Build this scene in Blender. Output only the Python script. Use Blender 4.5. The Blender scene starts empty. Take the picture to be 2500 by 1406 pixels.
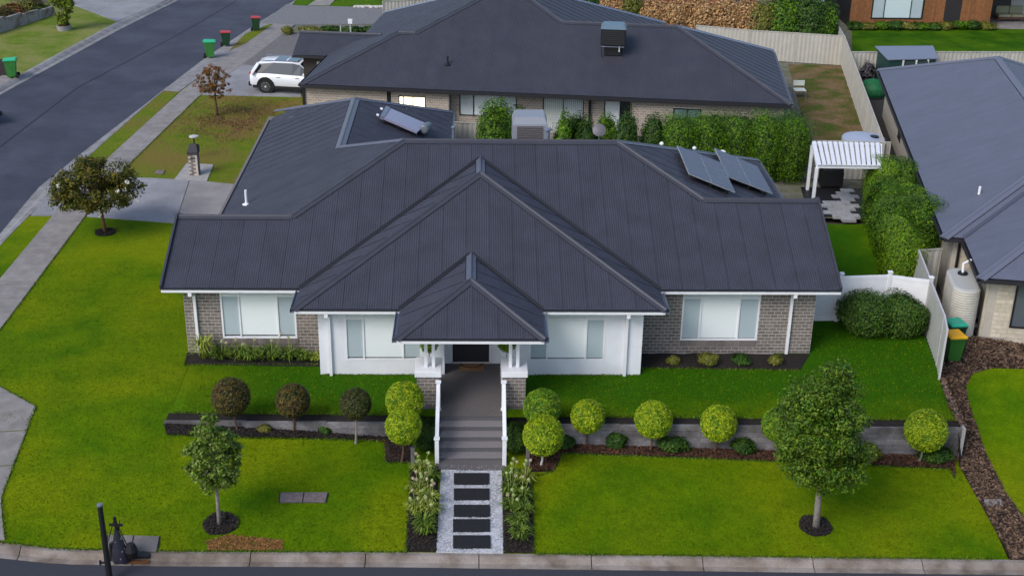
import bpy, bmesh, math, random
import numpy as np
from mathutils import Vector, Matrix
from mathutils.geometry import delaunay_2d_cdt
random.seed(7); rng = np.random.default_rng(7)
S = bpy.context.scene
COL = S.collection
# ------------------------------------------------------------------ camera
F_PX, TH, CAM_H, YAW, ROLL = 3151.49, 0.418794, 19.49824, 0.0305781, 0.0156783
fw = Vector((math.sin(YAW)*math.cos(TH), math.cos(YAW)*math.cos(TH), -math.sin(TH)))
_r = Vector((math.cos(YAW), -math.sin(YAW), 0)); _u = _r.cross(fw)
rt = _r*math.cos(ROLL) + _u*math.sin(ROLL); up = -_r*math.sin(ROLL) + _u*math.cos(ROLL)
CO = Vector((0, 0, CAM_H))
cd = bpy.data.cameras.new('camera'); cam = bpy.data.objects.new('camera', cd); COL.objects.link(cam)
cd.sensor_width = 36; cd.lens = 36*F_PX/2500; cd.clip_start = .5; cd.clip_end = 2000
cam.matrix_world = Matrix(((rt.x, up.x, -fw.x, CO.x), (rt.y, up.y, -fw.y, CO.y), (rt.z, up.z, -fw.z, CO.z), (0, 0, 0, 1)))
S.camera = cam
# ------------------------------------------------------------------ light
SUN_EL, SUN_AZ = math.radians(42), math.radians(-135)     # azimuth from +Y, negative = west
world = bpy.data.worlds.new("World"); S.world = world; world.use_nodes = True
wn = world.node_tree.nodes; wl = world.node_tree.links
sky = wn.new('ShaderNodeTexSky'); sky.sky_type = 'NISHITA'; sky.sun_disc = False
sky.sun_elevation = SUN_EL; sky.sun_rotation = SUN_AZ; sky.air_density = 1.0; sky.dust_density = 2.0; sky.ozone_density = 1.3
wl.new(sky.outputs[0], wn['Background'].inputs[0]); wn['Background'].inputs[1].default_value = 0.14
ld = bpy.data.lights.new('sun', 'SUN'); ld.energy = 1.3; ld.angle = math.radians(26); ld.color = (1, .97, .93)
sun = bpy.data.objects.new('sun', ld); COL.objects.link(sun)
sd = Vector((math.sin(SUN_AZ)*math.cos(SUN_EL), math.cos(SUN_AZ)*math.cos(SUN_EL), math.sin(SUN_EL)))
sun.rotation_euler = sd.to_track_quat('Z', 'Y').to_euler()
S.view_settings.view_transform = 'Standard'; S.view_settings.look = 'None'
S.view_settings.exposure = 0.48; S.view_settings.gamma = 1.0

# ------------------------------------------------------------------ terrain and picking
def lerp(a, b, t): return a+(b-a)*t
def pw(x, pts):
    if x <= pts[0][0]: return pts[0][1]
    for (a, b), (c, d) in zip(pts, pts[1:]):
        if x <= c: return lerp(b, d, (x-a)/(c-a))
    return pts[-1][1]
YST = 28.4
def Yw(x): return 34.02-.018*(x+9)
def zfoot(x): return pw(x, [(-20, -.03), (-14, -.06), (-9.3, -.15), (-5, -.38), (-2, -.6), (0, -.78), (2, -.72), (6, -.82), (14.7, -1.05), (25, -1.15)])
def zst(x): return pw(x, [(-20, -.4), (-12, -.62), (-8, -.72), (0, -1.0), (14.5, -1.42), (26, -1.6)])
def zt(x, y):
    w = Yw(x)
    if y < w:
        s = min(1, (w-y)/(w-YST)); return lerp(zfoot(x), zst(x), s)
    if x < -9.3: return zfoot(x)*max(0, 1-(y-w)/2.5)
    if x > 14.83+.115*max(0, y-33.6): return zfoot(x)*max(0, 1-(y-w)/4.5)
    return 0.0
def ray(u, v): return (fw*F_PX + rt*(u-1250) - up*(v-703)).normalized()
def G(u, v, z=None):
    d = ray(u, v); zz = 0.0 if z is None else z
    for _ in range(1 if z is not None else 25):
        p = CO + d*((zz-CO.z)/d.z)
        if z is None: zz = lerp(zz, zt(p.x, p.y), .7)
    return p
def Wp(u, v, Y):
    d = ray(u, v); return CO + d*(Y/d.y)
def PL(u, v, o, n):
    d = ray(u, v); return CO + d*((Vector(o)-CO).dot(n)/d.dot(n))
def PX(ps, z=None): return [G(a, b, z).xy for a, b in ps]

# ------------------------------------------------------------------ materials
MC = {}
def mat(name, col, rough=.7, col2=None, scale=3.0, detail=6, col3=None, scale3=.4, bump=0, bscale=40, metal=0, spec=.4, island=0, thr=(.35, .65), emit=None, grain=None):
    if name in MC: return MC[name]
    m = bpy.data.materials.new(name); m.use_nodes = True; n = m.node_tree.nodes; l = m.node_tree.links
    b = n['Principled BSDF']; b.inputs['Roughness'].default_value = rough; b.inputs['Metallic'].default_value = metal
    b.inputs['Specular IOR Level'].default_value = spec
    geo = n.new('ShaderNodeNewGeometry')
    pos = geo.outputs['Position']
    rgb = n.new('ShaderNodeRGB'); rgb.outputs[0].default_value = (*col, 1); cur = rgb.outputs[0]
    def mixin(cur, c, fac):
        mx = n.new('ShaderNodeMix'); mx.data_type = 'RGBA'; l.new(fac, mx.inputs[0]); l.new(cur, mx.inputs[6]); mx.inputs[7].default_value = (*c, 1); return mx.outputs[2]
    def noise(sc, det, lo, hi):
        t = n.new('ShaderNodeTexNoise'); t.inputs['Scale'].default_value = sc; t.inputs['Detail'].default_value = det; l.new(pos, t.inputs['Vector'])
        r = n.new('ShaderNodeMapRange'); r.inputs[1].default_value = lo; r.inputs[2].default_value = hi; l.new(t.outputs[0], r.inputs[0]); return r.outputs[0]
    if col2: cur = mixin(cur, col2, noise(scale, detail, *thr))
    if col3: cur = mixin(cur, col3, noise(scale3, 4, .42, .62))
    if grain:
        for sc_, am in grain:
            t = n.new('ShaderNodeTexNoise'); t.inputs['Scale'].default_value = sc_; t.inputs['Detail'].default_value = 3; t.inputs['Roughness'].default_value = .7; l.new(pos, t.inputs['Vector'])
            mr = n.new('ShaderNodeMapRange'); mr.inputs[1].default_value = .3; mr.inputs[2].default_value = .7; mr.inputs[3].default_value = 1-am; mr.inputs[4].default_value = 1+am; l.new(t.outputs[0], mr.inputs[0])
            hs = n.new('ShaderNodeHueSaturation'); l.new(mr.outputs[0], hs.inputs['Value']); l.new(cur, hs.inputs['Color']); cur = hs.outputs[0]
    if island:
        oi = n.new('ShaderNodeObjectInfo'); a = n.new('ShaderNodeMath'); a.operation = 'ADD'; l.new(geo.outputs['Random Per Island'], a.inputs[0]); l.new(oi.outputs['Random'], a.inputs[1])
        fr = n.new('ShaderNodeMath'); fr.operation = 'FRACT'; l.new(a.outputs[0], fr.inputs[0])
        mr = n.new('ShaderNodeMapRange'); mr.inputs[3].default_value = 1-island; mr.inputs[4].default_value = 1+island; l.new(fr.outputs[0], mr.inputs[0])
        hs = n.new('ShaderNodeHueSaturation'); l.new(mr.outputs[0], hs.inputs['Value']); l.new(cur, hs.inputs['Color']); cur = hs.outputs[0]
    l.new(cur, b.inputs['Base Color'])
    if bump:
        t = n.new('ShaderNodeTexNoise'); t.inputs['Scale'].default_value = bscale; t.inputs['Detail'].default_value = 4; l.new(pos, t.inputs['Vector'])
        bp = n.new('ShaderNodeBump'); bp.inputs['Strength'].default_value = bump; bp.inputs['Distance'].default_value = .03; l.new(t.outputs[0], bp.inputs['Height']); l.new(bp.outputs[0], b.inputs['Normal'])
    if emit: b.inputs['Emission Color'].default_value = (*emit[0], 1); b.inputs['Emission Strength'].default_value = emit[1]
    MC[name] = m; return m
def leafmat(name, c1, c2, c3=None, sc=1.6, island=.55):
    if name in MC: return MC[name]
    m = mat(name, c1, rough=.55, col2=c2, scale=sc, detail=3, col3=c3, scale3=sc*2.5, spec=.25, island=island, thr=(.4, .6))
    n = m.node_tree.nodes; l = m.node_tree.links; b = n['Principled BSDF']; o = n['Material Output']
    tr = n.new('ShaderNodeBsdfTranslucent'); src = b.inputs['Base Color'].links[0].from_socket; l.new(src, tr.inputs[0])
    mx = n.new('ShaderNodeMixShader'); mx.inputs[0].default_value = .13; l.new(b.outputs[0], mx.inputs[1]); l.new(tr.outputs[0], mx.inputs[2]); l.new(mx.outputs[0], o.inputs[0])
    return m
def glassmat():
    m = bpy.data.materials.new('window_glass'); m.use_nodes = True; n = m.node_tree.nodes; l = m.node_tree.links
    n.remove(n['Principled BSDF']); t = n.new('ShaderNodeBsdfTransparent'); t.inputs[0].default_value = (.985, 1, 1, 1)
    g = n.new('ShaderNodeBsdfGlossy'); g.inputs['Roughness'].default_value = .03; lw = n.new('ShaderNodeLayerWeight'); pw_n = n.new('ShaderNodeMath'); pw_n.operation = 'POWER'; l.new(lw.outputs['Facing'], pw_n.inputs[0]); pw_n.inputs[1].default_value = 4; f = n.new('ShaderNodeMath'); f.operation = 'MULTIPLY_ADD'; l.new(pw_n.outputs[0], f.inputs[0]); f.inputs[1].default_value = .8; f.inputs[2].default_value = .05
    mx = n.new('ShaderNodeMixShader'); l.new(f.outputs[0], mx.inputs[0]); l.new(t.outputs[0], mx.inputs[1]); l.new(g.outputs[0], mx.inputs[2]); l.new(mx.outputs[0], n['Material Output'].inputs[0]); return m
GLASS = glassmat()
ROOF = mat('charcoal_roof_steel', (.046, .048, .065), .5, (.040, .041, .054), 1.3, spec=.30, bump=.05, bscale=15, island=.04, grain=[(1.1, .08), (9, .08)])
ROOFB = mat('charcoal_roof_steel_rear', (.039, .041, .055), .5, (.045, .046, .059), .9, spec=.30, island=.03, grain=[(1.1, .08), (7, .08)])
ROOFC = mat('blue_grey_roof_steel', (.112, .122, .165), .55, (.102, .112, .15), .7, spec=.3, island=.008, grain=[(1.2, .05), (8, .04)])
CAPM = mat('ridge_cap_steel', (.050, .051, .067), .45, (.043, .044, .057), 2, spec=.4)
CAPC = mat('blue_grey_cap', (.122, .133, .18), .5, spec=.4)
VALM = mat('valley_flashing', (.012, .012, .016), .6)
GUTD = mat('dark_gutter', (.022, .022, .026), .5)
GUTG = mat('grey_gutter_steel', (.17, .19, .25), .35, (.13, .15, .2), 6, spec=.6)
WHITE = mat('white_paint', (.80, .81, .84), .5, (.75, .76, .79), 2.5, spec=.4, grain=[(3, .03)])
RENDER = mat('white_render', (.76, .78, .83), .85, (.70, .72, .765), 1.2, bump=.15, bscale=60, grain=[(2.2, .035), (25, .02)])
BRICK = mat('grey_brick', (.215, .187, .168), .9, (.15, .13, .118), 20, island=.2, bump=.3, bscale=90, thr=(.3, .7))
MORT = mat('pale_mortar', (.52, .475, .43), .95, (.43, .39, .35), 9, bump=.2)
BRICKB = mat('beige_brick', (.40, .335, .27), .9, (.32, .265, .215), 15, island=.14, thr=(.3, .7))
MORTB = mat('beige_mortar', (.62, .57, .50), .95)
CREAM = mat('cream_stone', (.62, .55, .44), .9, (.52, .46, .36), 7, island=.12)
DARKW = mat('door_dark', (.02, .022, .03), .4, spec=.5)
BLIND = mat('white_blind', (.86, .89, .90), .8)
SCREEN = mat('grey_screened_blind', (.46, .53, .57), .7)
CONC = mat('blue_grey_concrete', (.245, .245, .26), .85, (.195, .192, .205), 1.2, bump=.1, bscale=80, col3=(.275, .275, .29), scale3=.5, grain=[(6, .08), (40, .08)])
CONCW = mat('warm_concrete', (.265, .245, .235), .88, (.205, .187, .178), 2.2, bump=.1, bscale=80, island=.06, grain=[(5, .06), (40, .1)])
CONCB = mat('exposed_aggregate', (.27, .255, .255), .9, (.19, .175, .17), 45, bump=.3, bscale=120, col3=(.30, .285, .285), scale3=.6)
KERB = mat('kerb_concrete', (.205, .165, .135), .9, (.125, .10, .08), 2.2, bump=.25, bscale=50, col3=(.27, .235, .21), scale3=1.3, island=.08, grain=[(18, .14), (60, .1)])
KERBG = mat('grey_kerb_concrete', (.27, .265, .27), .9, (.185, .18, .18), 2.0, bump=.2, bscale=50, island=.1, grain=[(25, .12)])
ASPH = mat('asphalt', (.046, .051, .074), .8, (.034, .037, .055), 60, bump=.5, bscale=150, col3=(.058, .063, .088), scale3=.3, grain=[(.9, .12), (4, .10), (35, .14)])
ASPHD = mat('asphalt_front', (.045, .048, .062), .85, (.032, .034, .045), 60, bump=.5, bscale=150)
LAWN = mat('lawn_grass', (.102, .178, .0016), .95, (.055, .132, .0016), .8, col3=(.155, .205, .0025), scale3=.24, bump=.9, bscale=45, spec=.05, thr=(.36, .68), grain=[(2.2, .09), (5, .12), (14, .20), (45, .36)])
LAWND = mat('lawn_grass_deep', (.036, .108, .002), .95, (.020, .072, .0015), 1.1, col3=(.065, .14, .003), scale3=.45, bump=.9, bscale=45, spec=.06, grain=[(5, .12), (14, .20), (45, .34)])
LAWNP = mat('lawn_patchy', (.140, .165, .012), .95, (.095, .155, .006), 1.6, col3=(.17, .135, .03), scale3=.30, bump=.9, bscale=40, spec=.1, grain=[(9, .2), (30, .25)])
LAWNF = mat('lawn_far', (.15, .20, .03), .95, (.10, .155, .012), 1.2, col3=(.20, .21, .06), scale3=.5, bump=.8, bscale=30, spec=.1, grain=[(7, .2), (22, .25)])
YARD = mat('dry_yard_grass', (.115, .085, .03), .95, (.05, .085, .010), .9, col3=(.17, .115, .06), scale3=.8, bump=.8, bscale=30, spec=.1, grain=[(7, .3), (22, .3)])
EARTH = mat('bare_earth', (.09, .075, .055), .95, (.06, .07, .03), .6, bump=.4)
MULCH = mat('dark_mulch', (.010, .008, .007), .95, (.02, .014, .010), 9, bump=1, bscale=35)
MULCHR = mat('red_mulch', (.035, .016, .010), .95, (.018, .011, .009), 5, bump=1, bscale=35)
CHIP = mat('bark_chip', (.10, .042, .022), .9, (.05, .024, .014), 6, island=.6)
CHIPD = mat('dark_bark_chip', (.022, .016, .013), .9, island=.6)
CHIPB = mat('brown_leaf_litter', (.17, .105, .065), .9, (.07, .04, .025), 5, island=.65)
GRAV = mat('white_gravel', (.55, .56, .60), .85, (.40, .41, .44), 30, island=.3, bump=.5, bscale=60)
PAVB = mat('black_paver', (.010, .010, .012), .75, (.014, .014, .018), 8, bump=.1)
SLEEP = mat('grey_concrete_sleeper', (.225, .215, .23), .9, (.16, .15, .16), 2.5, bump=.4, bscale=14, island=.14, col3=(.10, .093, .095), scale3=1.3, grain=[(4, .15), (16, .15)])
PORCH = mat('porch_tile', (.125, .115, .118), .85, (.095, .086, .088), 30, bump=.15, bscale=90)
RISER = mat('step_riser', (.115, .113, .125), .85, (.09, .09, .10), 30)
BASER = mat('grey_base_render', (.085, .08, .09), .9, (.065, .06, .065), 4, bump=.3)
FENCE = mat('cream_fence_steel', (.47, .45, .40), .6, (.42, .40, .35), 2, spec=.3)
FENCEG = mat('pale_green_grey_fence', (.40, .42, .40), .6, (.35, .37, .35), 2, spec=.3)
BARK = mat('brown_bark', (.13, .075, .045), .9, (.07, .04, .028), 12, bump=.5)
BARKG = mat('pale_grey_bark', (.30, .27, .25), .9, (.2, .17, .15), 10, bump=.4)
TERRA = mat('rust_brick', (.30, .10, .065), .9, (.22, .07, .05), 8, island=.2)
CLAD = mat('brown_timber_cladding', (.27, .115, .042), .8, (.2, .08, .03), 6, island=.12)
BLACK = mat('black_paint', (.012, .012, .014), .5)
SOLAR = mat('solar_glass', (.12, .14, .195), .5, (.105, .125, .175), 3, spec=.25)
PANELF = mat('panel_frame', (.45, .48, .52), .4, metal=.5)
TANKM = mat('beige_tank_steel', (.55, .52, .45), .5, (.47, .44, .38), 3, spec=.4)
TANKB = mat('pale_blue_tank', (.34, .38, .48), .5)

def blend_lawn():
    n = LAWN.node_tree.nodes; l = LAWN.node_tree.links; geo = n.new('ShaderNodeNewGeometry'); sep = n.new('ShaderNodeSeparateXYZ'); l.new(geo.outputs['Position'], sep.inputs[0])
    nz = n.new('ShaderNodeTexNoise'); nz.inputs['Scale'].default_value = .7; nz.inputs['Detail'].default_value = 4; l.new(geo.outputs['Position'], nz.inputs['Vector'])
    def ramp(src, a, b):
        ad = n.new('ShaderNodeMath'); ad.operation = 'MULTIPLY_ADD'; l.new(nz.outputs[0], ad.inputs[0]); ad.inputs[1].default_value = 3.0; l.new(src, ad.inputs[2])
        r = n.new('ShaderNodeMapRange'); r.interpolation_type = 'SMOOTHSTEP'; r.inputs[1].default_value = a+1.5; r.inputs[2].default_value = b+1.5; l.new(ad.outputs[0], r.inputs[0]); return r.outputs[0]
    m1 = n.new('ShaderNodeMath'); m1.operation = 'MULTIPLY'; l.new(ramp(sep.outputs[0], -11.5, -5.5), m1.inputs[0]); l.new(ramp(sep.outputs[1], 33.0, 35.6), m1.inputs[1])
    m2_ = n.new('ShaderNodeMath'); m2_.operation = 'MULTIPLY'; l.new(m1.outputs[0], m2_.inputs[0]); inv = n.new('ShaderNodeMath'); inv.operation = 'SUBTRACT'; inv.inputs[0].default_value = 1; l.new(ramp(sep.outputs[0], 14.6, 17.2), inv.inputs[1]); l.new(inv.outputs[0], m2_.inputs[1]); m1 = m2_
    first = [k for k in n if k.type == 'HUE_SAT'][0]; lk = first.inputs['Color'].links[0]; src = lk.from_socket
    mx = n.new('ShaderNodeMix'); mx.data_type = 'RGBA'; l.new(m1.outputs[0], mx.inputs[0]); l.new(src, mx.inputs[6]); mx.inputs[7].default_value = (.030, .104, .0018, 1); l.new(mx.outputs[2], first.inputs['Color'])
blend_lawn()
# ------------------------------------------------------------------ object helpers
def tag(o, label=None, cat=None, group=None, kind=None):
    if label: o['label'] = label
    if cat: o['category'] = cat
    if group: o['group'] = group
    if kind: o['kind'] = kind
    return o
def empty(name, loc=(0, 0, 0), label=None, cat=None, group=None, rz=0, kind=None):
    o = bpy.data.objects.new(name, None); o.empty_display_size = .3; COL.objects.link(o); o.location = loc; o.rotation_euler = (0, 0, rz)
    return tag(o, label, cat, group, kind)
def link(name, me, m, parent=None, loc=None, rz=0):
    if m is not None and len(me.materials) == 0: me.materials.append(m)
    o = bpy.data.objects.new(name, me); COL.objects.link(o)
    if parent is not None: o.parent = parent
    if loc is not None: o.location = loc
    if rz: o.rotation_euler = (0, 0, rz)
    return o
class MB:
    """collects polygons; coordinates are in the parent's frame"""
    def __init__(s): s.v = []; s.f = []
    def poly(s, pts):
        i = len(s.v); s.v += [tuple(p) for p in pts]; s.f.append(tuple(range(i, i+len(pts)))); return s
    def box(s, x0, y0, z0, x1, y1, z1, M=None):
        c = [Vector((x, y, z)) for x in (x0, x1) for y in (y0, y1) for z in (z0, z1)]
        if M is not None: c = [M @ p for p in c]
        i = len(s.v); s.v += [tuple(p) for p in c]
        s.f += [tuple(i+k for k in q) for q in ((0, 1, 3, 2), (4, 6, 7, 5), (0, 4, 5, 1), (2, 3, 7, 6), (0, 2, 6, 4), (1, 5, 7, 3))]; return s
    def bar(s, a, b, w, h=None, upv=Vector((0, 0, 1))):
        a = Vector(a); b = Vector(b); h = h or w; d = (b-a); L = d.length; d.normalize()
        x = d.cross(upv)
        if x.length < 1e-3: x = d.cross(Vector((0, 1, 0)))
        x.normalize(); y = x.cross(d)
        M = Matrix(((x.x, d.x, y.x, a.x), (x.y, d.y, y.y, a.y), (x.z, d.z, y.z, a.z), (0, 0, 0, 1)))
        return s.box(-w/2, 0, -h/2, w/2, L, h/2, M)
    def tube(s, pts, rad, n=8, cap=True):
        pts = [Vector(p) for p in pts]; rad = rad if hasattr(rad, '__len__') else [rad]*len(pts); i0 = len(s.v)
        px = None
        for k, p in enumerate(pts):
            d = (pts[min(k+1, len(pts)-1)]-pts[max(k-1, 0)]).normalized()
            if px is None: px = d.cross(Vector((0, 1, 0)) if abs(d.y) < .9 else Vector((1, 0, 0))).normalized()
            px = (px - d*px.dot(d)).normalized(); py = d.cross(px)
            for j in range(n):
                a = 2*math.pi*j/n; s.v.append(tuple(p+(px*math.cos(a)+py*math.sin(a))*rad[k]))
        for k in range(len(pts)-1):
            for j in range(n):
                a = i0+k*n+j; b = i0+k*n+(j+1) % n; s.f.append((a, b, b+n, a+n))
        if cap:
            s.f.append(tuple(i0+j for j in range(n))[::-1]); s.f.append(tuple(i0+(len(pts)-1)*n+j for j in range(n)))
        return s
    def lathe(s, prof, n=24, c=(0, 0, 0), sx=1, sy=1):
        i0 = len(s.v)
        for r, z in prof:
            for j in range(n):
                a = 2*math.pi*j/n; s.v.append((c[0]+r*sx*math.cos(a), c[1]+r*sy*math.sin(a), c[2]+z))
        for k in range(len(prof)-1):
            for j in range(n):
                a = i0+k*n+j; b = i0+k*n+(j+1) % n; s.f.append((a, b, b+n, a+n))
        s.f.append(tuple(i0+(len(prof)-1)*n+j for j in range(n))); s.f.append(tuple(i0+j for j in range(n))[::-1])
        return s
    def mesh(s, name, smooth=False, bevel=0):
        me = bpy.data.meshes.new(name); me.from_pydata(s.v, [], s.f)
        if bevel:
            bm = bmesh.new(); bm.from_mesh(me); bmesh.ops.bevel(bm, geom=bm.edges[:], offset=bevel, segments=2, affect='EDGES', clamp_overlap=True); bm.to_mesh(me); bm.free()
        me.update()
        if smooth: me.shade_smooth()
        return me
    def build(s, name, m, parent=None, loc=None, rz=0, smooth=False, bevel=0):
        return link(name, s.mesh(name, smooth, bevel), m, parent, loc, rz)
def clone(o, parent=None):
    c = o.copy(); COL.objects.link(c); c.parent = parent
    for ch in list(o.children): clone(ch, c)
    return c
def inside(x, y, P):
    r = False; j = len(P)-1
    for i in range(len(P)):
        if (P[i][1] > y) != (P[j][1] > y) and x < (P[j][0]-P[i][0])*(y-P[i][1])/(P[j][1]-P[i][1])+P[i][0]: r = not r
        j = i
    return r
def drape(name, P, m, off=0.0, sp=.6, parent=None, zf=zt, skirt=.12, rough=0.0, wob=0.0):
    """a ground sheet: polygon P (plan) laid on the terrain, with its own edge thickness"""
    P = [Vector((p[0], p[1])) for p in P]; V = []
    for a, b in zip(P, P[1:]+P[:1]):
        k = max(1, int((b-a).length/sp))
        for i in range(k):
            q = a.lerp(b, i/k)
            if wob and i: q = q + Vector((random.uniform(-wob, wob), random.uniform(-wob, wob)))
            V.append(q)
    nb = len(V); xs = [p.x for p in V]; ys = [p.y for p in V]
    y = min(ys)+sp*.5
    Q = [(p.x, p.y) for p in V]
    while y < max(ys):
        x = min(xs)+sp*.5
        while x < max(xs):
            if inside(x, y, Q): V.append(Vector((x+random.uniform(-.1, .1)*sp, y+random.uniform(-.1, .1)*sp)))
            x += sp
        y += sp
    r = delaunay_2d_cdt(V, [], [list(range(nb))], 1, 1e-4)
    vv = [(p.x, p.y, zf(p.x, p.y)+off+(random.uniform(-rough, rough) if rough else 0)) for p in r[0]]; ff = [tuple(f) for f in r[2]]
    if skirt:
        cnt = {}
        for f in ff:
            for a, b in zip(f, f[1:]+f[:1]): cnt[(a, b)] = 1
        for (a, b) in list(cnt):
            if (b, a) not in cnt:
                i = len(vv); vv += [(vv[a][0], vv[a][1], vv[a][2]-skirt), (vv[b][0], vv[b][1], vv[b][2]-skirt)]; ff.append((b, a, i, i+1))
    me = bpy.data.meshes.new(name); me.from_pydata(vv, [], ff); me.update()
    return link(name, me, m, parent)
def struct(o, label=None): tag(o, label, None, None, 'structure'); return o
def quads(name, C, A, B, m, parent=None, loc=None, fold=0):
    """many small diamond leaves: centres C, half axes A,B (n,3)"""
    n = len(C); v = np.empty((n, 4, 3)); v[:, 0] = C-A; v[:, 1] = C+B; v[:, 2] = C+A; v[:, 3] = C-B
    me = bpy.data.meshes.new(name); me.vertices.add(n*4); me.vertices.foreach_set('co', v.reshape(-1).astype(np.float32))
    me.loops.add(n*4); me.loops.foreach_set('vertex_index', np.arange(n*4, dtype=np.int32)); me.polygons.add(n)
    me.polygons.foreach_set('loop_start', np.arange(0, n*4, 4, dtype=np.int32)); me.polygons.foreach_set('loop_total', np.full(n, 4, np.int32)); me.update(); me.validate()
    return link(name, me, m, parent, loc)
def unit(n):
    v = rng.normal(size=(n, 3)); return v/np.linalg.norm(v, axis=1, keepdims=True)
def leafaxes(N, size, asp=.55):
    n = len(N); t = unit(n); a = np.cross(N, t); a /= np.linalg.norm(a, axis=1, keepdims=True)+1e-9; b = np.cross(N, a)
    s = size*rng.uniform(.6, 1.3, (n, 1)); return a*s, b*s*asp
def lump(d, k=5, seed=0):
    r = np.random.default_rng(seed); s = np.zeros(len(d))
    for i in range(14):
        c = r.normal(size=3); c /= np.linalg.norm(c); s += np.exp(k*(d@c-1))*r.uniform(-1, 1)
    return s
def crown_pts(n, rad, seed, amp=.12, lo=.72, hi=1.04, boxy=0):
    d = unit(n); L = 1+amp*lump(d, 9, seed)
    if boxy: d = d/np.power(np.sum(np.abs(d)**boxy, 1, keepdims=True), 1/boxy)
    t = rng.uniform(lo, hi, n)*L
    return d*t[:, None]*np.array(rad), d
def foliage(name, parent, c, rad, n, size, m, seed=0, amp=.12, lo=.72, boxy=0, core=True, upb=.3, hi=1.04):
    P, d = crown_pts(n, rad, seed, amp, lo, hi, boxy)
    N = d/np.array(rad)*max(rad)+unit(n)*.75+np.array([0, 0, upb*2.4]); N /= np.linalg.norm(N, axis=1, keepdims=True)
    A, B = leafaxes(N, size)
    if core:   # the denser inner leaf mass
        P2, d2 = crown_pts(n//3, [r*.8 for r in rad], seed, amp, .7, 1.0, boxy); N2 = d2+unit(n//3)*.4; N2 /= np.linalg.norm(N2, axis=1, keepdims=True)
        A2, B2 = leafaxes(N2, size*2.2, .8); P = np.vstack([P, P2]); A = np.vstack([A, A2]); B = np.vstack([B, B2])
    return quads(name, P, A, B, m, parent, c)
def chips(name, P, n, size, m, label, parent=None, off=.02, zf=zt, flat=.5):
    P = [(p[0], p[1]) for p in P]; xs = [p[0] for p in P]; ys = [p[1] for p in P]; pts = []
    while len(pts) < n:
        x = random.uniform(min(xs), max(xs)); y = random.uniform(min(ys), max(ys))
        if inside(x, y, P): pts.append((x, y, zf(x, y)+off+random.uniform(0, size*.6)))
    C = np.array(pts); N = unit(n)*flat+np.array([0, 0, 1.0]); N /= np.linalg.norm(N, axis=1, keepdims=True); A, B = leafaxes(N, size, .6)
    o = quads(name, C, A, B, m, parent)
    if parent is None: tag(o, label, None, None, 'stuff')
    else: tag(o, None, None, None, 'stuff')
    return o

# ------------------------------------------------------------------ GROUND
bm = MB(); xs = [-600, -200, -90, -60]+[x*1.0 for x in range(-45, 56)]+[70, 120, 250, 600]; ys = [-400, -100, 0, 10]+[y*1.0 for y in range(16, 50)]+[y*2.0 for y in range(25, 66)]+[160, 300, 700]
for y in ys:
    for x in xs: bm.v.append((x, y, min(zt(x, y), zt(x, y-1.05), zt(x, y+1.05))-.32))
nx = len(xs)
for j in range(len(ys)-1):
    for i in range(nx-1): a = j*nx+i; bm.f.append((a, a+1, a+nx+1, a+nx))
struct(bm.build('ground', EARTH), 'bare earth ground beneath the whole neighbourhood')
def dg(x, y): return zt(x, y)
# left street: near (east) and far (west) edges of the asphalt
E_IN = PX([(0, 568), (94, 454), (196, 373), (501, 139), (612, 65), (700, 11)], 0)
E_OUT = PX([(0, 600), (57, 539), (114, 491), (225, 373), (398, 222), (512, 148), (637, 57), (712, 12)], 0)
W_IN = PX([(0, 225), (159, 139), (290, 68), (427, 0)], 0)
W_OUT = PX([(0, 210), (148, 128), (285, 54), (381, 14)], 0)
def ext(P, y0, y1):
    P = sorted(P, key=lambda p: p.y); a, b = P[0], P[1]; c, d = P[-2], P[-1]
    s = Vector((a.x+(b.x-a.x)/(b.y-a.y)*(y0-a.y), y0)); e = Vector((d.x+(d.x-c.x)/(d.y-c.y)*(y1-d.y), y1))
    return [s]+P+[e]
def xat(P, y):
    for a, b in zip(P, P[1:]):
        if a.y <= y <= b.y: return lerp(a.x, b.x, (y-a.y)/(b.y-a.y+1e-9))
    return P[0].x if y < P[0].y else P[-1].x
E_IN = ext(E_IN, 26, 125); E_OUT = ext(E_OUT, 26, 125); W_IN = ext(W_IN, 26, 125); W_OUT = ext(W_OUT, 26, 125)
rd = [(xat(W_IN, y), y) for y in range(27, 126, 3)]; re = [(xat(E_IN, y), y) for y in range(27, 126, 3)]
struct(drape('road', [(a[0]-.1, a[1]) for a in rd][::-1]+[(a[0]+.1, a[1]) for a in re], ASPH, -.13, 1.4), 'blue grey asphalt street running up the left side')
# lengthwise paving joint of the street
mb = MB()
ctr = [G(a, b, 0) for a, b in ((0, 352), (190, 208), (330, 135), (450, 72), (575, 0))]
for a, b in zip(ctr, ctr[1:]):
    n_ = Vector((-(b-a).y, (b-a).x, 0)).normalized()*.05; z = -.122
    mb.poly([(a.x-n_.x, a.y-n_.y, zt(a.x, a.y)+z), (a.x+n_.x, a.y+n_.y, zt(a.x, a.y)+z), (b.x+n_.x, b.y+n_.y, zt(b.x, b.y)+z), (b.x-n_.x, b.y-n_.y, zt(b.x, b.y)+z)])
struct(mb.build('road_seam', mat('tar_seam', (.022, .024, .034), .8)), 'dark lengthwise paving seam along the middle of the left street')
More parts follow.
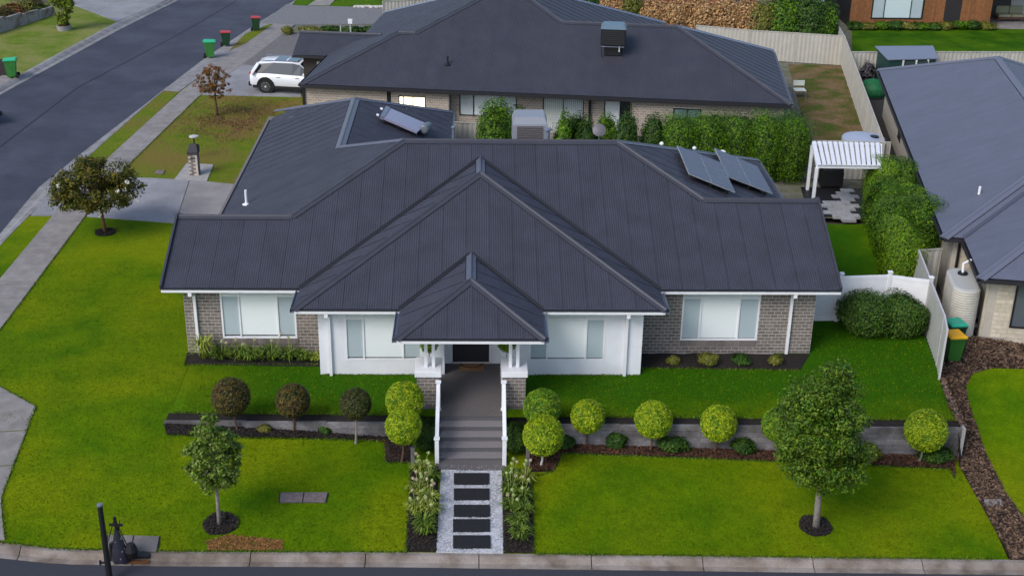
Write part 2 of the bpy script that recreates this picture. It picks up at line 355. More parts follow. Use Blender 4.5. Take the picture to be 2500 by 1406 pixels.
# front street
FK = [G(a, b) for a, b in ((-500, 1300), (-200, 1308), (0, 1322), (130, 1340), (415, 1346), (992, 1348), (1450, 1354), (2000, 1361), (2460, 1366), (2800, 1372))]
FK = [Vector((p.x, p.y)) for p in FK]
def fy(x, o=0): return xat([Vector((p.y, p.x)) for p in FK], x) + o
FL = [(x, fy(x)) for x in np.arange(FK[0].x, 22, 1.0)]
struct(drape('road', [(x, y-.44) for x, y in FL]+[(40, 27.6), (40, 12), (-30, 12), (-30, 27.6)], ASPHD, -.13, 1.2), 'dark asphalt street along the bottom of the picture')
def kerb(name, L, inner, m, label, seg=3.0, zoff=.012):
    root = struct(empty(name), label); acc = 0
    cum = [0]
    for a, b in zip(L, L[1:]): cum.append(cum[-1]+(Vector(b)-Vector(a)).length)
    def at(P, s):
        for i in range(len(P)-1):
            if s <= cum[i+1] or i == len(P)-2: return Vector(P[i]).lerp(Vector(P[i+1]), (s-cum[i])/(cum[i+1]-cum[i]+1e-9))
    s = 0
    while s < cum[-1]-.3:
        e = min(s+seg-.025, cum[-1]); mb = MB(); k = 4; rings = []
        for j in range(k+1):
            q = lerp(s, e, j/k); o = at(L, q); i = at(inner, q); ring = []
            for t, z in ((0, -.15), (0, zoff), (.28, zoff+.006), (.5, -.05), (.62, -.105), (1.0, -.115), (1.0, -.3)):
                p = o.lerp(i, t); ring.append((p.x, p.y, zt(p.x, p.y)+z))
            rings.append(ring)
        for r in rings: mb.v += r
        w = 7
        for j in range(k):
            for t in range(w-1): a = j*w+t; mb.f.append((a, a+1, a+w+1, a+w))
        mb.f.append(tuple(range(w))); mb.f.append(tuple(k*w+t for t in range(w))[::-1])
        mb.build('kerb_stone', m, root); s += seg
    return root
kerb('kerb', FL, [(x, y-.46) for x, y in FL], KERB, 'tan concrete kerb and gutter along the bottom street')
yy = list(np.arange(31, 124, 2.0))
kerb('kerb', [(xat(E_OUT, y), y) for y in yy], [(xat(E_IN, y)-.06, y) for y in yy], KERBG, 'grey concrete kerb on the house side of the left street', 4.0)
kerb('kerb', [(xat(W_OUT, y), y) for y in yy], [(xat(W_IN, y)+.06, y) for y in yy], KERBG, 'grey concrete kerb on the far side of the left street', 4.0)
# lawns
eo = [(xat(E_OUT, y)+.0, y) for y in np.arange(31.5, 64, 1.5)]
fl = [(x, y) for x, y in FL if -18 < x < 14.4]+[(14.55, fy(14.55))]
wall_line = [(14.86, Yw(14.7)-.1), (14.7, Yw(14.7)-.02), (6, Yw(6)-.02), (-2, Yw(-2)-.02), (-9.3, Yw(-9.3)-.02)]
L1 = [(-18.5, 29.9)]+fl+wall_line+[(-9.3, Yw(-9.3)+.02), (-9.32, 38), (-9.32, 51.0)]+[(xat(E_OUT, q), q) for q in np.arange(51, 31, -1.5)]
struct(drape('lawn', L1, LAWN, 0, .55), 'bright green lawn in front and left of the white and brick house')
L2 = [(-9.3, Yw(-9.3)+.42), (0, Yw(0)+.42), (8, Yw(8)+.42), (14.72, Yw(14.7)+.42), (15.1, 36.9), (16.2, 44), (17.8, 50.5), (10, 50.5), (10, 38), (-9.3, 38)]
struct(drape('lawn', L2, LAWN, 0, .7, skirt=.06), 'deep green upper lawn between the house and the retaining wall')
L3 = [(-9.25, 51.03), (-8.9, 62.5), (-9.0, 70.4)]+[(xat(E_OUT, q), q) for q in np.arange(72.5, 50.6, -1.5)]
struct(drape('lawn', L3, LAWNP, 0, .8), 'patchy yellow green lawn beside the brick letterbox')
NS = PX([(230, 377), (398, 226), (437, 225), (270, 385), (240, 404), (215, 400)], 0)
struct(drape('nature_strip', NS, LAWNP, .02, .6), 'olive grass strip between footpath and left kerb')
# footpath slabs
FPL = ext(PX([(0, 682), (148, 505), (270, 381), (438, 228), (535, 154), (660, 60)], 0), 38, 108); FPR = ext(PX([(0, 805), (23, 775), (228, 502), (319, 398), (489, 233), (592, 159), (700, 77)], 0), 38, 108)
fp = struct(empty('footpath'), 'pale concrete footpath following the left street')
y = 38.0
while y < 106:
    y1 = y+1.55; Q = [(xat(FPL, y), y), (xat(FPR, y), y), (xat(FPR, y1-.02), y1-.02), (xat(FPL, y1-.02), y1-.02)]
    mb = MB(); top = [(a, b, zt(a, b)+.035) for a, b in Q]; bot = [(a, b, zt(a, b)-.1) for a, b in Q]
    mb.poly(top)
    for i in range(4): mb.poly([top[i], bot[i], bot[(i+1) % 4], top[(i+1) % 4]])
    mb.build('slab', CONCW, fp); y = y1
CS = [G(a, b) for a, b in ((-260, 900), (0, 945), (88, 993), (3, 1215), (12, 1318), (-300, 1303))]
cs = struct(empty('corner_pavement'), 'grey concrete ramp slabs at the lower left street corner')
cuts = [((-260, 900), (0, 945), (88, 993), (66, 1050), (-260, 1070)), ((-260, 1073), (65, 1053), (33, 1135), (-270, 1160)), ((-270, 1163), (32, 1138), (3, 1215), (5, 1262), (-280, 1250)), ((-280, 1253), (5, 1265), (12, 1319), (-300, 1303))]
for c in cuts: drape('slab', PX(c), CONCW, .03, 1.2, cs)
# driveway
dw = struct(empty('driveway'), 'blue grey concrete driveway crossing the footpath to the garage')
drape('slab', PX([(75, 527), (132, 527), (250, 395+40), (225, 432), (165, 432)], 0), CONC, .022, 1, dw)
drape('slab', PX([(212, 530), (350, 540), (428, 546), (462, 441), (372, 436), (262, 432)], 0), CONC, .028, 1, dw)
drape('slab', PX([(430, 546), (560, 548), (600, 455), (580, 452), (464, 441)], 0), CONCB, .032, 1, dw)
# mortar joint lines in the driveway are gaps between those slabs
DW2 = PX([(489, 233), (735, 238), (740, 150), (690, 90), (700, 77), (592, 159)], 0)
struct(drape('driveway', DW2, CONC, .024, 1), 'pale concrete driveway under the white car')
struct(drape('driveway_crossover', PX([(398, 222), (437, 225), (535, 154), (660, 60), (637, 57), (512, 148)], 0), KERBG, .022, 1), 'grey paved verge where the wheelie bins stand')
struct(drape('lawn', PX([(598, 85), (655, 62), (668, 60), (600, 108), (560, 125)], 0), LAWNP, .04, .6), 'small brown grass patch under the farthest bin')
struct(drape('gravel_yard', PX([(592, 159), (700, 77), (735, 84), (940, 70), (960, 150), (735, 160), (690, 168)], 0), mat('grey_gravel_bed', (.19, .18, .18), .95, (.10, .095, .09), 12, bump=.8, bscale=20), .04, 1.5), 'grey gravel garden in front of the rear house')
struct(drape('driveway', PX([(640, 57), (700, 12), (740, 16), (935, 20), (940, 60), (700, 62)], 0), mat('grey_bitumen', (.19, .19, .195), .9, (.15, .15, .155), 8, bump=.4), .045, 1.5), 'dark grey driveway at the top beyond the rear house')
struct(drape('lawn', PX([(715, 14), (745, -40), (1100, -40), (1030, 22), (930, 20), (740, 16)], 0), LAWND, .05, 1.5), 'green front lawn at the top edge beyond the dark driveway')
struct(drape('footpath', PX([(752, 16), (790, -10), (830, -10), (805, 16)], 0), CONCW, .08, 1.5), 'short concrete path crossing the top lawn')
struct(drape('verge', [(-9.0, 51.3), (45, 51.3), (60, 130), (xat(E_OUT, 120), 120)]+[(xat(E_OUT, q), q) for q in np.arange(117, 70, -4)]+[(-8.9, 70)], mat('verge_soil', (.16, .15, .13), .95, (.10, .11, .05), 1.2, bump=.5, grain=[(8, .2)]), -.035, 3, skirt=0), 'gravelly soil and thin grass round the rear houses')
# far-left lot
WLw = [(xat(W_OUT, y), y) for y in np.arange(66, 92, 2)]
struct(drape('lawn', WLw+[(-24.0, 94), (-36, 93), (-44, 90), (-44, 66)], LAWNF, .0, 1.2), 'pale green verge across the left street')
struct(drape('driveway', PX([(150, 0), (180, 14), (285, 54), (381, 14), (430, -10), (300, -60), (100, -60)], 0), CONC, .03, 2), 'concrete driveway across the left street at the top')
struct(drape('driveway', PX([(-80, 250), (0, 212), (30, 195), (0, 180), (-80, 190)], 0), CONCW, .03, 2), 'concrete driveway apron at the left edge')
struct(drape('bark_bed', PX([(-60, 190), (0, 188), (25, 180), (18, 148), (-60, 140)], 0), MULCHR, .04, 1), 'brown bark bed behind the green bin at the left edge')
# right side ground
struct(drape('side_yard', PX([(1925, 158), (2055, 160), (2150, 350), (1975, 345)], 0), YARD, .01, 1.2), 'brown dry back yard grass beside the rear house')
struct(drape('lawn', PX([(2080, 130), (2080, 60), (2560, 60), (2560, 150)], 0), LAWND, .02, 1.5), 'green lawn in front of the brown timber house')
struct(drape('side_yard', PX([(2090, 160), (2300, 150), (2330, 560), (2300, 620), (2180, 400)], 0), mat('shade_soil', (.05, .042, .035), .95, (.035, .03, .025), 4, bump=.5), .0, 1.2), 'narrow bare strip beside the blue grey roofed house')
MU = PX([(2295, 930), (2318, 790), (2345, 820), (2560, 850), (2560, 905), (2420, 902), (2375, 915), (2358, 945), (2365, 985), (2402, 1095), (2455, 1205), (2540, 1315), (2560, 1370), (2470, 1366), (2330, 1098), (2318, 1000)])
struct(drape('mulch_path', MU, MULCHR, .03, .5, rough=.02), 'brown leaf covered mulch strip along the right boundary')
LR = PX([(2560, 905), (2420, 902), (2375, 915), (2358, 945), (2365, 985), (2402, 1095), (2455, 1205), (2540, 1315), (2900, 1372), (2900, 905)])
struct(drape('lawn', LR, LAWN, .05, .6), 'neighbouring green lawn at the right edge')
chips('leaf_litter', MU, 9000, .05, CHIPB, 'dry brown leaves scattered over the right mulch strip', off=.045)
# garden beds
def bed(P, m, label, n=0, cm=None, off=.025, csz=.045):
    struct(drape('garden_bed', P, m, off, .35, rough=.018, wob=.02), label)
    if n: chips('bark_chips', P, n, csz, cm, 'chips on the '+label, off=off+.02)
YB = [(x, Yw(x)-.05) for x in (-9.25, -6, -3, -1.95)]
bed([(-9.35, Yw(-9.3)-.05)]+YB[1:]+[tuple(G(1003, 1128).xy), tuple(G(942, 1128).xy), tuple(G(941, 1076).xy), tuple(G(600, 1068).xy), tuple(G(408, 1062).xy)], MULCH, 'dark mulch bed under the left retaining wall', 3500, CHIPD)
chips('bark_chips', PX([(942, 1125), (1000, 1125), (1000, 1085), (880, 1045), (860, 1070), (940, 1078)]), 1100, .055, CHIP, 'reddish bark chips under the left ball trees')
bed([(2.0, Yw(2)-.05), (8, Yw(8)-.05), (14.6, Yw(14.6)-.05), tuple(G(2342, 1112).xy), tuple(G(2320, 1145).xy), tuple(G(1900, 1126).xy), tuple(G(1372, 1106).xy), tuple(G(1352, 1150).xy), tuple(G(1292, 1152).xy), tuple(G(1285, 1095).xy)], MULCHR, 'reddish mulch bed under the right retaining wall', 6500, CHIP)
bed([tuple(G(*p).xy) for p in ((1003, 1140), (1072, 1140), (1066, 1347), (992, 1347))], MULCH, 'dark mulch bed left of the gravel path', 1200, CHIPD)
bed([tuple(G(*p).xy) for p in ((1228, 1142), (1290, 1150), (1298, 1165), (1304, 1350), (1230, 1350))], MULCH, 'dark mulch bed right of the gravel path', 1200, CHIPD)
bed([(-9.55, 38.4), (-5.05, 38.4), (-5.05, 37.45), tuple(G(450, 890).xy)], MULCH, 'black mulch bed under the left brick wall')
bed([(5.5, 38.4), (11.2, 38.4), tuple(G(1952, 904).xy), tuple(G(1564, 898).xy)], MULCH, 'black mulch bed under the right brick wall')
def ring(u, v, r, m, label):
    c = G(u, v); P = [(c.x+r*math.cos(a)*random.uniform(.94, 1.05), c.y+r*math.sin(a)*random.uniform(.94, 1.05)) for a in np.linspace(0, 2*math.pi, 22)[:-1]]
    struct(drape('mulch_ring', P, m, .03, .25, rough=.02), label); chips('bark_chips', P, 420, .045, CHIPD, 'chips in the '+label, off=.05)
ring(257, 568, .42, MULCH, 'dark mulch ring round the white flowering tree')
ring(538, 1279, .47, MULCH, 'dark mulch ring round the slim young tree')
ring(1990, 1284, .46, MULCH, 'dark mulch ring round the large leafy tree')
# brown leaf patch by the front kerb and the rusty tree
chips('leaf_litter', PX([(500, 1322), (560, 1305), (690, 1318), (690, 1342), (510, 1344)]), 1900, .032, mat('rust_leaf', (.22, .10, .03), .9, island=.5), 'rusty brown leaf patch on the lawn by the front kerb', off=.01)
c = G(570, 290, 0); pts = []
while len(pts) < 6500:
    x, y = c.x+random.gauss(0, 1.45), c.y+random.gauss(0, 2.1)
    if inside(x, y, [(p[0], p[1]) for p in L3]) and random.random() < .35+.65*(math.sin(x*2.1+y)*math.sin(y*1.7-x) > -.1): pts.append((x, y, random.uniform(.01, .04)))
C = np.array(pts); N = unit(len(C))*.7+np.array([0, 0, 1.0]); N /= np.linalg.norm(N, axis=1, keepdims=True); A, B = leafaxes(N, .036, .7)
tag(quads('leaf_litter', C, A, B, mat('fallen_leaf', (.20, .10, .045), .9, (.12, .06, .03), 3, island=.55)), 'fallen rusty leaves on the lawn under the brown tree', None, None, 'stuff')
# gravel path with black pavers
GP = PX([(1078, 1136), (1225, 1138), (1228, 1351), (1065, 1349)])
struct(drape('path_apron', PX([(1060, 1112), (1238, 1114), (1230, 1149), (1066, 1147)]), PORCH, .05, .3), 'narrow grey slab at the foot of the front steps')
gp = struct(drape('garden_path', GP, GRAV, .03, .25, rough=.012), 'white gravel path with five black stepping slabs')
chips('gravel', GP, 9000, .022, GRAV, 'white gravel of the front path', off=.035, flat=.9)
for i, (v0, v1, x0, x1) in enumerate(((1159, 1185, 1108, 1194), (1196.5, 1223, 1108, 1194.5), (1236.5, 1264, 1108, 1196), (1271.5, 1301, 1106, 1196), (1311, 1341, 1106, 1197))):
    q = [G(*p) for p in ((x0, v1), (x1, v1), (x1, v0), (x0, v0))]; mb = MB(); T = [(p.x, p.y, zt(p.x, p.y)+.075) for p in q]; B = [(p.x, p.y, zt(p.x, p.y)-.05) for p in q]
    mb.poly(T)
    for k in range(4): mb.poly([T[k], B[k], B[(k+1) % 4], T[(k+1) % 4]])
    mb.build('paver', PAVB, gp)

# ------------------------------------------------------------------ retaining walls
SL = 1.2
def retaining(x0, x1, label):
    root = empty('retaining_wall', (0, 0, 0), label, 'retaining wall'); x = x0
    while x < x1-.1:
        e = min(x+2.4, x1); z = -.03; zb = min(zfoot(x), zfoot(e))-.15
        while z > zb:
            z0 = z-.2; j = random.uniform(-.006, .006)
            MB().box(x+.008, Yw((x+e)/2)-.04+j, z0+.006, e-.008, Yw((x+e)/2)+.04+j, z-.004).build('sleeper', SLEEP, root); z = z0
        MB().box(x-.04, Yw(x)-.07, zb-.1, x+.05, Yw(x)-.045, -.02).build('post', SLEEP, root)
        x = e
    mb = MB()
    for a in np.arange(x0, x1-.01, .5):
        b = min(a+.5, x1)
        mb.poly([(a, Yw(a)+.04, -.06), (b, Yw(b)+.04, -.06), (b, Yw(b)+.43, -.03), (a, Yw(a)+.43, -.03)])
        mb.poly([(a, Yw(a)+.04, -.06), (a, Yw(a)+.04, -1.3), (b, Yw(b)+.04, -1.3), (b, Yw(b)+.04, -.06)])
    mb.build('soil_strip', MULCH, root); return root
retaining(-9.3, -1.95, 'grey sleeper retaining wall left of the front steps')
retaining(1.95, 14.7, 'long grey sleeper retaining wall right of the front steps')
EDG = mat('pale_edging', (.33, .32, .32), .8)
e0, e1 = Vector((14.74, Yw(14.7)-.06, -.02)), Vector((15.13, 36.85, -.02))
ge = tag(empty('garden_edging'), 'pale thin concrete edging up the right boundary to the fence', 'edging')
for a in range(5): p, q = e0.lerp(e1, a/5+.003), e0.lerp(e1, (a+1)/5-.003); MB().bar(p-Vector((0, 0, .28)), q-Vector((0, 0, .28)), .07, .62).build('edging_piece', EDG, ge)
tag(MB().box(14.70, Yw(14.7)-.12, -1.35, 14.79, Yw(14.7)-.065, -.0).build('wall_end_post', EDG), 'short pale post at the right end of the long retaining wall', 'post')

# ------------------------------------------------------------------ roof kit
TP = .43
COR_P, COR_A = .076, .0045
def roof_plane(root, O, U, V, poly, m, pitch=TP, sheet=.762, name='roof_sheet', cor=True, step=None):
    seam = .010 if step is None else .002
    """corrugated sheets laid up the slope, cut to the polygon (u along the eave, v up the slope in plan)"""
    O = Vector(O); U = Vector(U).normalized(); V = Vector(V).normalized(); nrm = U.cross(V+Vector((0, 0, pitch))).normalized()
    if nrm.z < 0: nrm = -nrm
    us = [p[0] for p in poly]; u0, u1 = min(us), max(us)
    def span(u):
        c = []
        for (a, b), (d, e) in zip(poly, poly[1:]+poly[:1]):
            if abs(a-d) < 1e-9: continue
            if min(a, d)-1e-9 <= u <= max(a, d)+1e-9: c.append(b+(e-b)*(u-a)/(d-a))
        return (min(c), max(c)) if c else (0, 0)
    st = step or COR_P/4; k = 0; s = u0
    while s < u1-1e-4:
        e = min(s+sheet, u1); mb = MB(); n = max(2, int(math.ceil((e-s)/st))); dz = random.uniform(0, .001)
        for i in range(n+1):
            u = min(e, s+i*(e-s)/n); lo, hi = span(min(max(u, u0+1e-5), u1-1e-5))
            h = (COR_A*.35 if m is ROOFC else COR_A)*math.sin(2*math.pi*u/COR_P)+dz if cor else dz
            if i == n: h -= seam
            for v in (lo, hi): mb.v.append(tuple(O+U*u+V*v+Vector((0, 0, pitch*v))+nrm*h))
        for i in range(n): a = 2*i; mb.f.append((a, a+2, a+3, a+1))
        mb.build(name, m, root); s = e; k += 1
def cap(root, a, b, va, vb, m, w=.17, lift=.022, name='ridge_cap'):
    """folded flashing over a ridge or hip from a to b; va/vb: directions lying in the two roof planes"""
    a = Vector(a); b = Vector(b); mb = MB(); z = Vector((0, 0, 1)); d = (b-a).normalized()
    r = .028; rim = []
    va = Vector(va).normalized(); vb = Vector(vb).normalized()
    for p in (a-d*.03, b+d*.03):
        rim.append([p+va*w+z*(lift-.014), p+va*w+z*lift, p+va*.05+z*(lift+.006), p+va*.03+z*(lift+r), p+z*(lift+r+.014), p+vb*.03+z*(lift+r), p+vb*.05+z*(lift+.006), p+vb*w+z*lift, p+vb*w+z*(lift-.014)])
    for q in rim: mb.v += [tuple(x) for x in q]
    for i in range(8): mb.f.append((i, i+1, i+10, i+9))
    mb.f.append(tuple(range(9))); mb.f.append(tuple(range(17, 8, -1)))
    return mb.build(name, m, root)
def hipdirs(d, down1, down2, pitch=TP):
    """directions in two planes perpendicular to line d"""
    out = []
    for dn in (down1, down2):
        g = Vector((dn[0], dn[1], -pitch)); g = g-d*g.dot(d); out.append(g.normalized())
    return out
CAP_SHADE = mat('corrugation_shade', (.008, .008, .010), .9)  # near-black colour standing in for shade below the ridge caps
def capline(root, a, b, dn1, dn2, m, w=.17, lift=.022, pitch=TP):
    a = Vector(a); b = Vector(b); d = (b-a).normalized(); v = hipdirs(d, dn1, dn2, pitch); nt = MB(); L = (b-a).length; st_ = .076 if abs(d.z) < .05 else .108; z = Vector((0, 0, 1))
    for q in v:   # dark dashes painted for the shade in the corrugations under the cap edge
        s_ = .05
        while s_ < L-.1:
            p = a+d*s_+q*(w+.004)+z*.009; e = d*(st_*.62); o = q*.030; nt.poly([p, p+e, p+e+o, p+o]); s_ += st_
    tag(nt.build('cap_edge_shade', CAP_SHADE, root), kind='stuff')
    return cap(root, a, b, v[0], v[1], m, w, lift)
def valley(root, a, b, upa, upb, m, w=.09, pitch=TP):
    a = Vector(a); b = Vector(b); d = (b-a).normalized(); mb = MB(); z = Vector((0, 0, 1))
    va, vb = [(Vector((q[0], q[1], pitch))-d*Vector((q[0], q[1], pitch)).dot(d)).normalized() for q in (upa, upb)]
    mb.poly([a+va*w+z*.016, a+z*.0, b+z*.0, b+va*w+z*.016]); mb.poly([a+z*.0, a+vb*w+z*.016, b+vb*w+z*.016, b+z*.0]); return mb.build('valley_flashing', m, root)
def gutter(root, a, b, out, m, h=.105, w=.115, drop=.03, name='gutter', fascia=None):
    """open box gutter hung outside an eave line a-b"""
    a = Vector(a); b = Vector(b); o = Vector(out).normalized(); d = (b-a).normalized(); z = Vector((0, 0, 1)); mb = MB(); t = .012
    i0 = -.03
    def sec(p): return [p+o*i0-z*drop, p+o*i0-z*(drop+h), p+o*w-z*(drop+h), p+o*w-z*(drop-.005), p+o*(w-t)-z*(drop-.005), p+o*(w-t)-z*(drop+h-t), p+o*(i0+t)-z*(drop+h-t), p+o*(i0+t)-z*drop]
    A = [tuple(q) for q in sec(a)]; B = [tuple(q) for q in sec(b)]; mb.v += A+B
    for i in range(8): j = (i+1) % 8; mb.f.append((i, j, j+8, i+8))
    mb.f.append(tuple(range(8))[::-1]); mb.f.append(tuple(range(8, 16)))
    return mb.build(name, m, root)

# ------------------------------------------------------------------ walls of bricks
def brick_mesh(L, H, D=.03):
    me = MB().box(.006, -D, .006, L-.006, .01, H-.006).mesh('brick'); return me
def brick_wall(wall, p0, p1, z0, z1, holes, bm_, L=.24, H=.119, budget=300, proud=.005, gable=None):
    """bricks on the outer face from p0 to p1 (plan), outside on the right-hand side (-normal); returns budget left"""
    a = Vector((*p0, 0)); b = Vector((*p1, 0)); W = (b-a).length; d = (b-a)/W; ang = math.atan2(d.y, d.x); nrm = Vector((d.y, -d.x, 0))
    me = {}; rest = MB(); z = z0; row = 0
    while z < z1-.03:
        h = min(H, z1-z); x = 0 if row % 2 == 0 else -L/2
        while x < W-.02:
            s = max(0, x); e = min(x+L, W); x += L
            segs = [(s, e)]
            for (hx0, hx1, hz0, hz1) in holes:
                if z+h/2 > hz0 and z+h/2 < hz1:
                    ns = []
                    for (q, r) in segs:
                        if r <= hx0 or q >= hx1: ns.append((q, r))
                        else:
                            if q < hx0: ns.append((q, hx0))
                            if r > hx1: ns.append((hx1, r))
                    segs = ns
            for (q, r) in segs:
                if r-q < .035: continue
                base = a+d*q+nrm*(proud+random.uniform(-.002, .002)); base.z = z; key = (round(r-q, 2), round(h, 3))
                if budget > 0:
                    if key not in me: me[key] = MB().box(.009, -.001, .012, key[0]-.009, .05, key[1]-.012).mesh('brick')
                    link('brick', me[key], bm_, wall, base, ang); budget -= 1
                else:
                    M = Matrix.Translation(base) @ Matrix.Rotation(ang, 4, 'Z'); rest.box(.009, -.001, .012, (r-q)-.009, .05, h-.012, M)
        z += H; row += 1
    if rest.v: tag(rest.build('bricks', bm_, wall), kind='stuff')
    return budget
def window(root, p0, W, z0, z1, ang, muls, trans=None, fm=None, panes=None, fw_=.055, depth=.07, name='window', lit=None, blindgap=0.0):
    """window frame whose outer face lies on the wall plane; p0 lower-left corner in plan"""
    fm = fm or WHITE; fr = MB(); M = Matrix.Translation(Vector((p0[0], p0[1], 0))) @ Matrix.Rotation(ang, 4, 'Z')
    y0, y1 = -.012, depth
    fr.box(0, y0, z0, W, y1, z0+fw_, M); fr.box(0, y0, z1-fw_, W, y1, z1, M); fr.box(0, y0+.001, z0+fw_, fw_, y1, z1-fw_, M); fr.box(W-fw_, y0+.001, z0+fw_, W, y1, z1-fw_, M)
    xs = [fw_/2]+list(muls)+[W-fw_/2]
    for x in muls: fr.box(x-fw_*.45, y0+.003, z0+fw_, x+fw_*.45, y1, z1-fw_, M)
    if trans: fr.box(fw_, y0-.004, trans-.035, W-fw_, y1, trans+.03, M)
    f = fr.build(name, fm, root, bevel=0)
    rows = [(z0+fw_, (trans-.03) if trans else z1-fw_)]+([(trans+.03, z1-fw_)] if trans else [])
    for ri, (za, zb) in enumerate(rows):
        for i in range(len(xs)-1):
            a = xs[i]+fw_*.45; b = xs[i+1]-fw_*.45
            MB().poly([M @ Vector(q) for q in ((a, .014, za), (b, .014, za), (b, .014, zb), (a, .014, zb))]).build('pane', GLASS, f)
            bmtl = (panes[i] if panes else BLIND)
            if ri: bmtl = SCREEN2
            if lit: bmtl = lit
            zl = za+(blindgap if ri == 0 else 0)
            MB().box(a-.015, .026, zl, b+.015, .034, zb, M).build('blind', bmtl, f)
    MB().box(0, .075, z0+.01, W, .09, z1-.01, M).build('reveal_back', DARKW, f)
    return f
SCREEN2 = mat('transom_blind', (.66, .72, .72), .7)

# ------------------------------------------------------------------ THE HOUSE
Y0, ZE, D, m1, m2, d1, d2 = 37.981, 2.551, 6.671, -2.602, 5.089, 3.033, 3.893
xl, xr, cl, cr, Y1, pl, pr, Y2 = -10.069, 11.841, -5.647, 5.943, 36.404, -2.364, 2.062, 34.347
Wc = (cr-cl)/2; xc = (cr+cl)/2; Wq = (pr-pl)/2; xp = (pr+pl)/2
house = empty('house', (0, 0, 0), 'single storey house with charcoal corrugated hip roof, white portico and grey brick wings', 'house')
roof = MB()
CAPL = mat('light_ridge_cap', (.095, .10, .13), .4, (.095, .105, .145), 3, spec=.5)
XH = (1, 0, 0); YH = (0, 1, 0)
# soffit slabs give the roof its body
for (a, b, c, e) in ((xl+.05, Y0+.02, xr-.05, Y0+6.0), (cl+.05, Y1+.02, cr-.05, Y0+.02), (pl+.05, Y2+.02, pr-.05, Y1+.02), (-9.2, Y0+6.0, -8.62, 56.8), (-8.62, Y0+6.0, -1.25, 58.0), (-1.25, Y0+6.0, 11.7, 51.2)):
    roof.box(a, b, ZE-.10, c, e, ZE-.04)
roof = roof.build('roof', WHITE, house)
mH = m2+D
roof_plane(roof, (0, Y0, ZE), XH, YH, [(xl, 0), (cl+.06, 0), (xc, Wc+.05), (cr-.06, 0), (xr, 0), (xr, d2), (m2+D-d2, d2), (m2, D), (m1, D), (m1-(D-d1), d1), (xl, d1)], ROOF)
roof_plane(roof, (cl, Y1, ZE), YH, XH, [(0, 0), (Y0-Y1-.05, 0), (Y0-Y1+Wc-.05, Wc), (Wc, Wc)], ROOF)
roof_plane(roof, (cr, Y1, ZE), YH, (-1, 0, 0), [(0, 0), (Y0-Y1-.05, 0), (Y0-Y1+Wc-.05, Wc), (Wc, Wc)], ROOF)
roof_plane(roof, (0, Y1, ZE), XH, YH, [(cl, 0), (pl+.06, 0), (xp, Wq+.05), (pr-.06, 0), (cr, 0), (xc, Wc)], ROOF)
roof_plane(roof, (pl, Y2, ZE), YH, XH, [(0, 0), (Y1-Y2-.05, 0), (Y1-Y2+Wq-.05, Wq), (Wq, Wq)], ROOF)
roof_plane(roof, (pr, Y2, ZE), YH, (-1, 0, 0), [(0, 0), (Y1-Y2-.05, 0), (Y1-Y2+Wq-.05, Wq), (Wq, Wq)], ROOF)
roof_plane(roof, (0, Y2, ZE), XH, YH, [(pl, 0), (pr, 0), (xp, Wq)], ROOF)
XL_ = m1-D   # left hip eave
YR = Y0+D
roof_plane(roof, (XL_, 0, ZE), YH, XH, [(Y0+2*d1, 0), (Y0+d1, d1), (YR, D), (YR+2.6, D-2.6), (54.0, D-2.6), (56.9, 1.17), (56.9, 0)], ROOF)
roof_plane(roof, (XL_, 0, ZE), YH, XH, [(56.9, .6), (56.9, 1.17), (57.47, .6)], ROOF)
roof_plane(roof, (0, Y0+2*d1, ZE), XH, (0, -1, 0), [(xl, 0), (XL_, 0), (m1-(D-d1), d1), (xl, d1)], ROOF)
XG = XL_+2*(D-2.6)
roof_plane(roof, (XG, 0, ZE), YH, (-1, 0, 0), [(58.07, 0), (54.0, D-2.6), (YR+2.6, D-2.6), (Y0+2*D, 0)], ROOF)
roof_plane(roof, (0, 58.07, ZE), XH, (0, -1, 0), [(XL_, 0), (XG, 0), (XL_+D-2.6, D-2.6)], ROOF)
roof_plane(roof, (0, Y0+2*D, ZE), XH, (0, -1, 0), [(XG, 0), (mH, 0), (m2, D), (m1, D), (XL_+D-2.6, D-2.6)], ROOF)
roof_plane(roof, (mH, 0, ZE), YH, (-1, 0, 0), [(Y0+2*d2, 0), (Y0+2*D, 0), (YR, D), (Y0+d2, d2)], ROOF)
roof_plane(roof, (0, Y0+2*d2, ZE), XH, (0, -1, 0), [(mH, 0), (xr, 0), (xr, d2), (m2+D-d2, d2)], ROOF)
def rp(x, y, v): return Vector((x, y, ZE+TP*v))
F_, B_, L_, R_ = (0, -1), (0, 1), (-1, 0), (1, 0)
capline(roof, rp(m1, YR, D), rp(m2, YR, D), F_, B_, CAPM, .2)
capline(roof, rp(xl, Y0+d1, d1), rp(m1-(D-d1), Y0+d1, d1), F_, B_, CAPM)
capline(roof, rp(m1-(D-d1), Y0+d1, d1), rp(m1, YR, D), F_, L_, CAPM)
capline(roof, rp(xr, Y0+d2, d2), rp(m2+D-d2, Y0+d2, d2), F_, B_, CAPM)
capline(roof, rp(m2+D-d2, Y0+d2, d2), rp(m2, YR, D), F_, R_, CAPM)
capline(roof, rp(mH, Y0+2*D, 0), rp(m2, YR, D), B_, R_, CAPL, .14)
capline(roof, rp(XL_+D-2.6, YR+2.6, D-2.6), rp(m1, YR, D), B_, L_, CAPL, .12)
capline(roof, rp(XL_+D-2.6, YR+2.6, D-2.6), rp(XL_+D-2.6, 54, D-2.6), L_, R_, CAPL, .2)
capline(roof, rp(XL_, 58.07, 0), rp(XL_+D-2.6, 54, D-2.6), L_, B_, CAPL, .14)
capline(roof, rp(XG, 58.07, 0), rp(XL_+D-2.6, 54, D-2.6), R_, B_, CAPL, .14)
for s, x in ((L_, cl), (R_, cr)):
    capline(roof, rp(x, Y1, 0), rp(xc, Y1+Wc, Wc), F_, s, CAPM)
